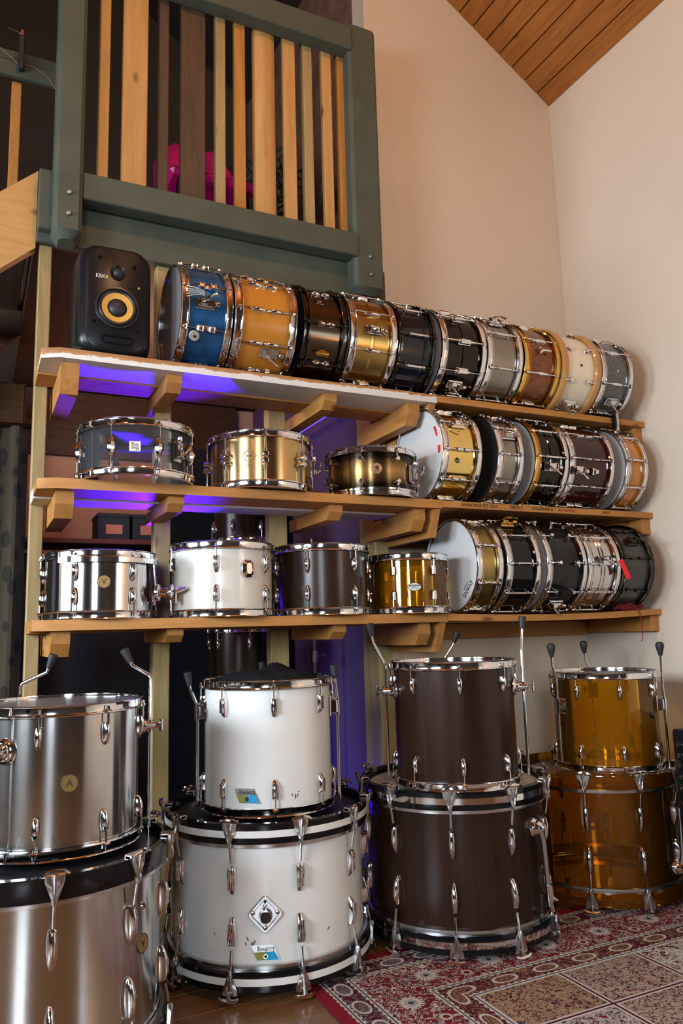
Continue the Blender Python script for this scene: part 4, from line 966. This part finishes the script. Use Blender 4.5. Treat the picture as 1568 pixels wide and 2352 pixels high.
lettering('VXT', .016, plain('logo_dark', (.05, .05, .05), .3, .6), sp, T(.050, YFc-.0006, .246) @ FR, 1, 'logo'); lettering('6', .014, plain('logo_lime', (.70, .75, .03), .5), sp, T(.073, YFc-.0006, .246) @ FR, 1, 'logo')
o = part('metal_clip', MB().box((0, 0, .006), (.022, .006, .010), .001).box((.004, -.006, .010), (.018, .012, .002)), DULLCHROME, None, T(.105, .018, S3)); tag(o, 'small bent metal clip on the shelf edge below the speaker', 'clip')

# red yarn on the bottom right shelf
yr = empty('red_yarn', (2.37, -.0, S1)); tag(yr, 'tangle of dark red yarn with a strand hanging off the bottom right shelf', 'yarn')
RY = plain('red_wool', (.22, .012, .016), .95)
rnd = random.Random(3); m = MB(); p = Vector((0, 0, .02)); pts = []
for k in range(120):
    pts.append((rnd.uniform(-.085, .10)*(1 if k % 3 else .5)+.05, rnd.uniform(.006, .034), .004+min(.03, abs(rnd.gauss(.008, .010)))))
sm = []
for k in range(len(pts)-1):
    a_, b_ = Vector(pts[k]), Vector(pts[k+1])
    for j in range(3): sm.append(a_.lerp(b_, j/3)+Vector((0, 0, .006*math.sin(j*2.1))))
m.tube(sm, .0018, 5); part('tangle', m, RY, yr)
m = MB(); m.tube([(.03, .010, .006), (.05, .004, .026), (.07, -.002, .010), (.088, -.006, -.006), (.094, -.006, -.05), (.098, -.006, -.10), (.092, -.007, -.125), (.084, -.008, -.135)], .002, 6); part('strand', m, RY, yr)
# phone-like clip hanging at the end of the top right shelf
o = empty('mic_clip', (2.40, -.012, S3)); tag(o, 'black and chrome clip hanging over the end of the top right shelf', 'clip')
part('body', MB().box((0, 0, -.014), (.018, .020, .075), .004), GLOSSBLACK, o); part('plate', MB().box((.014, -.004, -.022), (.016, .006, .085), .002), DULLCHROME, o)

# black cloth thrown over the white floor tom
n = 26; vs = []; fs = []
for i in range(n+1):
    for j in range(n+1):
        x, y_ = i/n*2-1, j/n*2-1
        rr_ = math.hypot(x, y_); s_ = max(abs(x), abs(y_))/rr_ if rr_ > 0 else 1
        px, py = x*s_*.17, y_*s_*.16
        h = .008+.036*math.exp(-((px-.05)/.07)**2-abs(py-.03-.4*px)/.09)+.018*math.exp(-((px+.07)/.05)**2-abs(py+.02)/.08)
        h += .012*abs(noise.noise(Vector((px*14, py*14, 3.3))))+.008*noise.noise(Vector((px*30, py*30, 1.0)))
        e = max(0, max(abs(x), abs(y_))-.8)/.2
        vs.append((px, py, max(.0015, h*(1-.85*e))))
for i in range(n):
    for j in range(n): a_ = i*(n+1)+j; fs.append((a_, a_+n+1, a_+n+2, a_+1))
base = [(v[0], v[1], .0005) for v in vs]
m = MB(); m.add(vs, fs); m.add(base, [q[::-1] for q in fs])
o = part('black_cloth', m, CLOTHB, None, T(.73, -.02, .476+.398-.007)); tag(o, 'crumpled black cloth lying on the head of the white floor tom', 'cloth')

# ------------------------------------------------------------------ rug
def rug_mat(W, L):
    m, nt, b = new_mat('persian_rug'); b.inputs['Roughness'].default_value = .95; b.inputs['Specular IOR Level'].default_value = .1
    tc = N(nt, 'ShaderNodeTexCoord'); sx = N(nt, 'ShaderNodeSeparateXYZ'); nt.links.new(tc.outputs['Object'], sx.inputs[0])
    def M_(op, a, b_=None, c=None):
        n_ = N(nt, 'ShaderNodeMath', operation=op)
        for i, v in enumerate((a, b_, c)):
            if v is None: continue
            if isinstance(v, (int, float)): n_.inputs[i].default_value = v
            else: nt.links.new(v, n_.inputs[i])
        return n_.outputs[0]
    X, Y = sx.outputs['X'], sx.outputs['Y']
    # distance from the rug's edge; x runs 0..W, y runs -L..0
    dx = M_('MINIMUM', X, M_('SUBTRACT', W, X)); dy = M_('MINIMUM', M_('MULTIPLY', Y, -1.0), M_('ADD', Y, L))
    d = M_('MINIMUM', dx, dy)
    def vec(scale): 
        mp = N(nt, 'ShaderNodeMapping'); mp.inputs['Scale'].default_value = (scale, scale, scale); nt.links.new(tc.outputs['Object'], mp.inputs[0]); return mp.outputs[0]
    def noise_(s, det=3, dist=0.0):
        n_ = N(nt, 'ShaderNodeTexNoise'); n_.inputs['Scale'].default_value = s; n_.inputs['Detail'].default_value = det; n_.inputs['Distortion'].default_value = dist; nt.links.new(tc.outputs['Object'], n_.inputs['Vector']); return n_
    def mixc(fac, a, b_):
        n_ = N(nt, 'ShaderNodeMix', data_type='RGBA')
        nt.links.new(fac, n_.inputs[0])
        for i, v in ((6, a), (7, b_)):
            if isinstance(v, tuple): n_.inputs[i].default_value = (*v, 1)
            else: nt.links.new(v, n_.inputs[i])
        return n_.outputs[2]
    def band(lo, hi): return M_('MULTIPLY', M_('GREATER_THAN', d, lo), M_('LESS_THAN', d, hi))
    CREAM = (.46, .43, .38); REDD = (.135, .014, .022); NAV = (.035, .04, .07); GRY = (.20, .20, .21); DR = (.065, .010, .022); GOLDC = (.27, .17, .085)
    # scrolling vines: thin contour lines of warped noise
    nv = noise_(34, 3, 1.6); v1 = M_('LESS_THAN', M_('ABSOLUTE', M_('SUBTRACT', nv.outputs['Fac'], .5)), .028)
    nv2 = noise_(48, 3, 1.0); v2 = M_('GREATER_THAN', nv2.outputs['Fac'], .62); v3 = M_('LESS_THAN', nv2.outputs['Fac'], .36)
    field = mixc(v3, REDD, NAV); field = mixc(v2, field, DR); field = mixc(v1, field, CREAM)
    nl = noise_(55, 1, .3); field = mixc(M_('GREATER_THAN', nl.outputs['Fac'], .66), field, GRY)
    # rosettes along the main border, spaced evenly by position
    def rosette(u, v, period, v0, rad):
        uu_ = M_('SUBTRACT', M_('FRACT', M_('DIVIDE', u, period)), .5); uu_ = M_('MULTIPLY', uu_, period); vv = M_('SUBTRACT', v, v0)
        r = M_('SQRT', M_('ADD', M_('MULTIPLY', uu_, uu_), M_('MULTIPLY', vv, vv))); an = M_('ARCTAN2', vv, uu_)
        pet = M_('MULTIPLY', M_('ADD', M_('MULTIPLY', M_('SINE', M_('MULTIPLY', an, 18.0)), .16), .84), rad)
        return M_('LESS_THAN', r, pet), M_('LESS_THAN', r, rad*.50), M_('LESS_THAN', r, rad*.20)
    isx = M_('LESS_THAN', dx, dy); along = M_('ADD', M_('MULTIPLY', isx, Y), M_('MULTIPLY', M_('SUBTRACT', 1.0, isx), X))
    bf = field
    p1, p2, p3 = rosette(along, d, .225, .212, .040)
    nr = M_('GREATER_THAN', M_('SINE', M_('MULTIPLY', noise_(90, 1).outputs['Fac'], 40.0)), .2)
    bf = mixc(p1, bf, CREAM); bf = mixc(p2, bf, mixc(nr, GRY, CREAM)); bf = mixc(p3, bf, NAV)
    q1, q2, q3 = rosette(M_('ADD', along, .11), d, .225, .255, .020); bf = mixc(q1, bf, CREAM); bf = mixc(q2, bf, REDD)
    # guard bands with lozenges
    gb_ = mixc(v1, DR, GRY)
    def lozenge(v0, hw, period, hl):
        uu_ = M_('ABSOLUTE', M_('MULTIPLY', M_('SUBTRACT', M_('FRACT', M_('DIVIDE', along, period)), .5), period)); vv = M_('ABSOLUTE', M_('SUBTRACT', d, v0))
        e = M_('ADD', M_('POWER', M_('DIVIDE', uu_, hl), 2.2), M_('POWER', M_('DIVIDE', vv, hw), 2.2))
        return M_('LESS_THAN', e, 1.0), M_('LESS_THAN', e, .55)
    l1, l2 = lozenge(.083, .024, .118, .040); gb_ = mixc(l1, gb_, CREAM); gb_ = mixc(l2, gb_, mixc(nr, DR, GRY))
    l3, l4 = lozenge(.343, .022, .15, .045); gb2 = mixc(v1, DR, GOLDC); gb2 = mixc(l3, gb2, CREAM); gb2 = mixc(l4, gb2, mixc(nr, DR, GOLDC))
    # inner field in panels
    px = M_('SUBTRACT', X, .385); py = M_('ADD', Y, .385)
    ix = M_('FLOOR', M_('DIVIDE', px, .30)); iy = M_('FLOOR', M_('DIVIDE', py, .22))
    fx = M_('ABSOLUTE', M_('SUBTRACT', M_('FRACT', M_('DIVIDE', px, .30)), .5)); fy = M_('ABSOLUTE', M_('SUBTRACT', M_('FRACT', M_('DIVIDE', py, .22)), .5))
    cellid = M_('FRACT', M_('MULTIPLY', M_('ADD', M_('MULTIPLY', ix, 3.0), M_('MULTIPLY', iy, 5.0)), .2371))
    pal = ramp(nt, [(0, CREAM), (.3, (.31, .25, .19)), (.55, (.36, .33, .31)), (.78, (.29, .20, .12))], 'CONSTANT'); nt.links.new(cellid, pal.inputs['Fac'])
    pc = mixc(v3, pal.outputs['Color'], NAV); pc = mixc(v2, pc, REDD); pc = mixc(v1, pc, DR)
    edge = M_('MAXIMUM', M_('GREATER_THAN', fx, .465), M_('GREATER_THAN', fy, .455)); pc = mixc(edge, pc, CREAM)
    edge2 = M_('MAXIMUM', M_('GREATER_THAN', fx, .487), M_('GREATER_THAN', fy, .483)); pc = mixc(edge2, pc, DR)
    col = mixc(M_('LESS_THAN', d, .385), pc, gb2)
    col = mixc(M_('LESS_THAN', d, .300), col, bf)
    col = mixc(M_('LESS_THAN', d, .122), col, gb_)
    wig = M_('MULTIPLY', M_('SINE', M_('MULTIPLY', along, 260.0)), .003); d2 = M_('ADD', d, wig)
    for c0 in (.046, .125, .302, .385):
        s_ = M_('LESS_THAN', M_('ABSOLUTE', M_('SUBTRACT', d2, c0)), .0085); col = mixc(s_, col, CREAM)
        s_ = M_('LESS_THAN', M_('ABSOLUTE', M_('SUBTRACT', d, c0)), .0022); col = mixc(s_, col, NAV)
    col = mixc(M_('LESS_THAN', d, .036), col, (.19, .012, .024))
    nt.links.new(col, b.inputs['Base Color'])
    bn = noise_(420, 2); bp = N(nt, 'ShaderNodeBump'); bp.inputs['Strength'].default_value = .5; bp.inputs['Distance'].default_value = .003
    nt.links.new(bn.outputs['Fac'], bp.inputs['Height']); nt.links.new(bp.outputs['Normal'], b.inputs['Normal'])
    return m
RW, RL = 1.84, 2.3
m = MB(); nx, ny = 24, 24; vs = []; fs = []
for i in range(nx+1):
    for j in range(ny+1):
        vs.append((RW*i/nx, -RL*j/ny, .0055))
for i in range(nx):
    for j in range(ny): a_ = i*(ny+1)+j; fs.append((a_, a_+1, a_+ny+2, a_+ny+1))
m.add(vs, fs); m.box((RW/2, -RL/2, .00275), (RW, RL, .0053))
o = part('persian_rug', m, rug_mat(RW, RL), None, T(.752, -.158, .0002)); tag(o, 'red patterned oriental rug with cream flower borders on the wooden floor', 'rug')
o = part('dried_leaf', MB().add([(-.03, -.004, .0012), (0, -.008, .003), (.03, .002, .0015), (.005, .009, .004), (-.03, -.004, .0004), (0, -.008, .001), (.03, .002, .0006), (.005, .009, .001)], [(0, 1, 2, 3), (7, 6, 5, 4), (0, 4, 5, 1), (1, 5, 6, 2), (2, 6, 7, 3), (3, 7, 4, 0)]), plain('yellow_green_scrap', (.35, .33, .08), .7), None, T(.475, -.47, 0) @ rot(25, 'Z')); tag(o, 'yellow green scrap on the floorboards before the white bass drum', 'scrap')

# ------------------------------------------------------------------ rack amplifier at the right edge
am = empty('rack_amplifier', (2.25, -.58, 0)); tag(am, 'black rack amplifier with knobs, cut by the right edge', 'amplifier')
AX, AY0, AY1, AZ = 2.150, -.88, -.395, .632
part('cabinet', local(bb(AX, XR-.02, AY0, AY1, .02, AZ, .008), (2.25, -.58, 0)), BLACK, am)
part('front_panel', local(bb(AX-.004, AX+.001, AY0+.02, AY1-.022, .05, AZ-.03, .001), (2.25, -.58, 0)), GLOSSBLACK, am)
kn = cached(('knob_round',), CHROME, lambda: MB().lathe([(.009, 0), (.009, .004), (.007, .012), (.0001, .013)], 16))
for zz in (.58, .545, .51, .47, .43, .38, .30, .22):
    for yy in (-.435, -.49, -.55): link('knob', kn, None, am, T(AX-.004-2.25, yy+.58, zz) @ rot(-90, 'Y'))
for sx in (0, 1):
    for sy in (0, 1): part('rubber_foot', local(bb(AX+.03+sx*.32, AX+.07+sx*.32, AY0+.03+sy*.38, AY0+.07+sy*.38, 0.0062, .02), (2.25, -.58, 0)), RUBBER, am)

# ------------------------------------------------------------------ stairs, cupboard and curtain at the left
st = empty('staircase', (-1.2, .7, 0)); tag(st, 'timber staircase whose pale stringer meets the mezzanine at the left', 'staircase')
def zs(x): return 2.72+.90*x
m = MB().prism([(-2.6, max(0.0, zs(-2.6)-.28)), (-2.6, zs(-2.6)), (-.0135, zs(-.0135)), (-.0135, zs(-.0135)-.30)], .300, .345); part('stringer', local(m, (-1.2, .7, 0)), PINEP['X'], st)
m = MB().prism([(-2.6, max(0.0, zs(-2.6)-.28)), (-2.6, zs(-2.6)), (-.0135, zs(-.0135)), (-.0135, zs(-.0135)-.30)], 1.18, 1.225); part('stringer', local(m, (-1.2, .7, 0)), DARKW['X'], st)
for k in range(11):
    x1 = -.03-.215*k; zt = 2.56-.1935*k
    part('tread', local(bb(x1-.25, x1, .346, 1.179, zt-.038, zt, .003), (-1.2, .7, 0)), DARKW['Y'], st)
cu = empty('cupboard', (-.6, 1.5, 0)); tag(cu, 'dark timber panelling under the stairs behind the left post', 'cupboard')
part('carcass', local(bb(-1.4, .03, 1.42, 1.9, 0, 2.25), (-.6, 1.5, 0)), DARKW['X'], cu)
for (x0, x1, z0, z1) in ((-.62, .02, 1.98, 2.245), (-.62, .0, 1.60, 1.95), (-1.3, -.66, 1.28, 2.05)):
    part('panel', local(bb(x0, x1, 1.395, 1.419, z0, z1, .006), (-.6, 1.5, 0)), wood('mid_timber_X', (.12, .062, .028), (.075, .038, .018), 'X', spec=.1), cu)
# floral curtain
def leafmat():
    m, nt, b = new_mat('leaf_print_fabric'); b.inputs['Roughness'].default_value = .9
    tc = N(nt, 'ShaderNodeTexCoord'); mp = N(nt, 'ShaderNodeMapping'); mp.inputs['Scale'].default_value = (22, 3, 11); mp.inputs['Rotation'].default_value = (0, .7, 0); nt.links.new(tc.outputs['Object'], mp.inputs[0])
    vo = N(nt, 'ShaderNodeTexVoronoi'); vo.inputs['Scale'].default_value = 1.0; vo.inputs['Randomness'].default_value = .5; nt.links.new(mp.outputs[0], vo.inputs['Vector'])
    rp = ramp(nt, [(0.0, (.022, .02, .016)), (.36, (.012, .010, .008)), (.39, (.042, .034, .018)), (1, (.050, .040, .021))]); nt.links.new(vo.outputs['Distance'], rp.inputs['Fac']); nt.links.new(rp.outputs['Color'], b.inputs['Base Color'])
    return m
vs = []; fs = []; n = 60
for k in range(n+1):
    x = -.75+.76*k/n; yy = .68+.022*math.sin(k*.75)
    for z in (.02, .6, 1.2, 1.84): vs.append((x, yy, z))
for k in range(n):
    for j in range(3): a_ = k*4+j; fs.append((a_, a_+4, a_+5, a_+1))
m = MB(); m.add(vs, fs); m.add([(x, y_+.003, z) for x, y_, z in vs], [q[::-1] for q in fs])
cr = part('leaf_curtain', local(m, (-.37, .68, 0)), leafmat(), None, T(-.37, .68, 0)); tag(cr, 'olive curtain with dark leaf print behind the left post', 'curtain')
part('curtain_rail', MB().tube([(-.42, 0, 1.845), (.395, 0, 1.845)], .010, 10), BLACKNICKEL, cr)

# ------------------------------------------------------------------ alcove contents
o = empty('alcove_shelf', (.55, 1.85, 1.53)); tag(o, 'dark red wall shelf deep in the alcove holding two storage boxes', 'shelf')
REDW = plain('red_brown_board', (.16, .045, .04), .6)
part('board', MB().box((0, -.03, -.015), (1.0, .36, .026), .003), REDW, o)
part('cabinet', MB().box((0, .02, -.80), (1.0, .30, 1.45), .004), plain('black_cabinet', (.010, .009, .010), .5), o)
for k, (x, lab) in enumerate(((.50, 'left navy storage box with pink label on the alcove shelf'), (.68, 'right navy storage box with pink label on the alcove shelf'))):
    b = empty('storage_box', (x, 1.78, 1.529)); tag(b, lab, 'box', 'navy storage boxes')
    part('body', MB().box((0, 0, .062), (.165, .22, .124), .004), plain('navy_card', (.020, .030, .050), .7), b)
    part('lid', MB().box((0, 0, .131), (.172, .226, .022), .003), plain('navy_card', (.020, .030, .050), .7), b)
    part('paper_label', MB().box((.0, -.1108, .055), (.085, .0012, .050)), plain('pink_paper', (.60, .25, .20), .8), b)
o = part('backdrop_cloth', MB().box((1.08, 1.45, 1.0), (.66, .02, 2.0)), CLOTHB); tag(o, 'black hanging cloth behind the drums at the back of the alcove', 'cloth')
# rear toms and stands
t = make_drum('rear_tom', 'dark brown tom deep in the alcove with a script badge, seen between the shelves', 'drum', 'drums in the alcove', stand(.965, .95, 1.43), .125, .30, 6, -125, BROWNST, 'flange', None, 'tear', None, HEADB, HEADB, lim=120, seg=48)
lettering('Gretsch', .038, plain('badge_white', (.74, .72, .64), .4), t, frame(-88, .1262, .155) @ TXT, 1, 'script_badge')
m = MB(); m.tube([(.98, .97, 1.06), (.98, .97, 1.45)], .010, 10); m.tube([(.98, .97, 1.25), (1.02, .90, 1.40)], .006, 8)
part('tom_post', m, CHROME, t, t.matrix_world.inverted() if False else T(-.965, -.95, -1.43))
t = make_drum('rear_tom', 'dark brown tom with blue-lit chrome deep in the alcove, under the shelves', 'drum', 'drums in the alcove', stand(.955, .95, .52), .135, .53, 6, -150, BROWNST, 'flange', None, 'tear', None, HEADB, HEADB, lim=120, seg=48)
m = MB()
for a_ in (-150, -30, 90): m.tube([((.145)*math.cos(R_(a_)), .145*math.sin(R_(a_)), -.52), ((.145)*math.cos(R_(a_)), .145*math.sin(R_(a_)), .25)], .006, 8)
part('leg', m, CHROME, t)
t = empty('cymbal_stand', (1.263, .80, 0)); tag(t, 'slim chrome stand in the dark alcove beside the purple wall', 'stand')
part('tube', MB().tube([(0, 0, .02), (0, 0, 1.45)], .008, 10), CHROME, t); part('clamp', MB().tube([(0, 0, .88), (0, 0, .93)], .016, 12).tube([(0, 0, .905), (.055, 0, .912)], .004, 8), CHROME, t)
for a_ in (70, 190, 310): part('leg', MB().tube([(0, 0, .30), (.15*math.cos(R_(a_)), .15*math.sin(R_(a_)), .01)], .006, 8), CHROME, t)
# purple stage lights and LED strip
LEDV = (.050, .005, 1.0)
def par(name, loc, target, power, ang, label):
    d = (Vector(target)-Vector(loc)); q = d.to_track_quat('Z', 'Y').to_matrix().to_4x4()
    o = empty(name, M=T(*loc) @ q); tag(o, label, 'stage light', 'purple stage lights in the alcove')
    part('housing', MB().lathe([(.03, -.14), (.055, -.12), (.06, -.01), (.056, -.01), (.05, -.10), (.0001, -.11)], 24), BLACK, o)
    part('lens', MB().lathe([(.050, -.030), (.0001, -.030)], 24), emit('led_lens_'+name, LEDV, 30), o)
    part('pole', MB().tube([(0, 0, loc[2]-.07), (0, 0, .012)], .012, 10).box((0, 0, .006), (.22, .22, .012), .003), BLACK, o, (T(*loc) @ q).inverted() @ T(loc[0], loc[1]+.0, 0))
    s_ = spot(name+'_light', Vector(loc)+d.normalized()*.01, target, power, LEDV, ang, .03)
    return o
par('stage_light', (.52, .78, 1.16), (.37, .18, 1.62), 170, 50, 'purple stage light on a pole behind the second rack post, aimed at the shelf undersides')
par('stage_light', (1.02, 1.30, .16), (1.44, .70, .62), 9, 70, 'purple stage light near the floor aimed at the alcove side wall')
point('alcove_lamp_light', (.62, 1.35, 2.15), 11, (1, .45, .25), .08)
o = part('led_strip', MB().tube([(1.335, .62, 2.045), (1.335, 1.445, 2.045)], .006, 8), emit('blue_led', (.06, .03, 1.0), 6)); tag(o, 'glowing blue LED strip under the mezzanine', 'light strip')

# ------------------------------------------------------------------ on the mezzanine
ch = empty('pink_chair', (.72, .80, MZ1)); tag(ch, 'hot pink moulded chair standing behind the balustrade slats', 'chair')
PK = plain('hot_pink_plastic', (.62, .008, .17), .35)
rs = []
for k in range(13):
    t_ = k/12; z = .36+.42*t_; hw = .20*(1-.55*max(0, t_-.6)**1.6/.23) if t_ > .6 else .20
    yb = .06+.10*t_
    rs.append([(hw*s_, yb-.05*(1-abs(s_))+.07*(1-abs(s_))*.0-.06*abs(s_)**2+dd, z) for s_, dd in ((-1, 0), (-.7, 0), (-.3, 0), (.3, 0), (.7, 0), (1, 0), (1, .012), (.7, .012), (.3, .012), (-.3, .012), (-.7, .012), (-1, .012))])
part('backrest', MB().rings(rs), PK, ch); part('seat', MB().box((0, -.10, .40), (.40, .36, .04), .018), PK, ch)
for sx in (-1, 1):
    for sy in (-.24, .06): part('leg', MB().tube([(sx*.15, sy, .39), (sx*.19, sy*1.15, 0)], .010, 8), BLACKNICKEL, ch)
pp = empty('potted_palm', (1.10, 1.15, MZ1)); tag(pp, 'dark green potted palm behind the right end of the balustrade', 'plant')
part('pot', MB().lathe([(.09, 0), (.12, .02), (.14, .22), (.15, .25), (.14, .25), (.13, .21), (.0001, .21)], 28, capa=True), plain('dark_pot', (.03, .025, .02), .6), pp)
PALM = plain('palm_green', (.020, .045, .022), .45, var=.3, vscale=20)
rnd = random.Random(11)
for k in range(13):
    an = 2*PI*k/13+rnd.uniform(-.2, .2); L = rnd.uniform(.65, .95); el = rnd.uniform(1.0, 1.3)
    m = MB(); pts = []
    for j in range(12):
        s_ = j/11*L; drop = .45*(s_/L)**2.2
        pts.append(Vector((math.cos(an)*math.cos(el)*s_*.55, math.sin(an)*math.cos(el)*s_*.8, .22+math.sin(el)*s_-drop*.35)))
    m.tube(pts, [.006-.0004*j for j in range(12)], 6)
    for j in range(3, 12):
        p = pts[j]; d = (pts[j]-pts[j-1]).normalized(); sd = d.cross(Vector((0, 0, 1))).normalized()
        for sg in (-1, 1):
            tip = p+sd*sg*.13+d*.12-Vector((0, 0, .04)); mid = p+sd*sg*.06+d*.05+Vector((0, 0, .012)); nrm = d*.009
            m.add([tuple(p-nrm), tuple(mid-nrm*1.2), tuple(tip), tuple(mid+nrm*1.2), tuple(p+nrm)], [(0, 1, 2, 3, 4)]); 
    part('frond', m, PALM, pp)
o = empty('music_stand', (.98, .62, MZ1)); tag(o, 'thin black stand beside the palm on the mezzanine', 'stand')
part('pole', MB().tube([(0, 0, .02), (.02, 0, .62)], .009, 8), RUBBER, o); part('arm', MB().tube([(.02, 0, .60), (.16, .02, .44)], .009, 8), RUBBER, o)
for a_ in (20, 140, 260): part('leg', MB().tube([(0, 0, .22), (.2*math.cos(R_(a_)), .2*math.sin(R_(a_)), .01)], .007, 8), RUBBER, o)
# far green rail on the left with a clamp, and a timber stud
rl = empty('stair_rail', (-.4, .62, 3.3)); tag(rl, 'dim green painted rail of the stair opening at the upper left', 'railing')
part('rail', local(bb(-1.6, .062, .60, .66, 3.355, 3.40, .003), (-.4, .62, 3.3)), GREENP, rl); part('rail', local(bb(-1.6, .062, .575, .599, 3.27, 3.335, .003), (-.4, .62, 3.3)), GREENP, rl)
part('stud', local(bb(-.108, -.070, .61, .65, 2.60, 3.27, .003), (-.4, .62, 3.3)), PINE['Z'], rl)
cl = empty('table_clamp', (-.078, .570, 3.40)); tag(cl, 'black screw clamp with steel handle on the green rail', 'clamp')
part('body', MB().box((0, -.012, -.035), (.022, .03, .15), .004), RUBBER, cl); part('screw', MB().tube([(0, -.01, .04), (0, -.01, .066)], .010, 12), DULLCHROME, cl); part('handle', MB().tube([(-.055, -.012, .062), (.004, -.012, .054)], .003, 8), CHROME, cl)
m = MB(); m.tube([(-.30, .565, 3.42), (-.16, .565, 3.37), (-.09, .565, 3.32), (-.03, .565, 3.325), (.03, .565, 3.29), (.055, .566, 3.25)], .0022, 6); o = part('cable', m, plain('copper_wire', (.20, .09, .05), .5)); tag(o, 'thin cable draped along the green rail', 'cable')
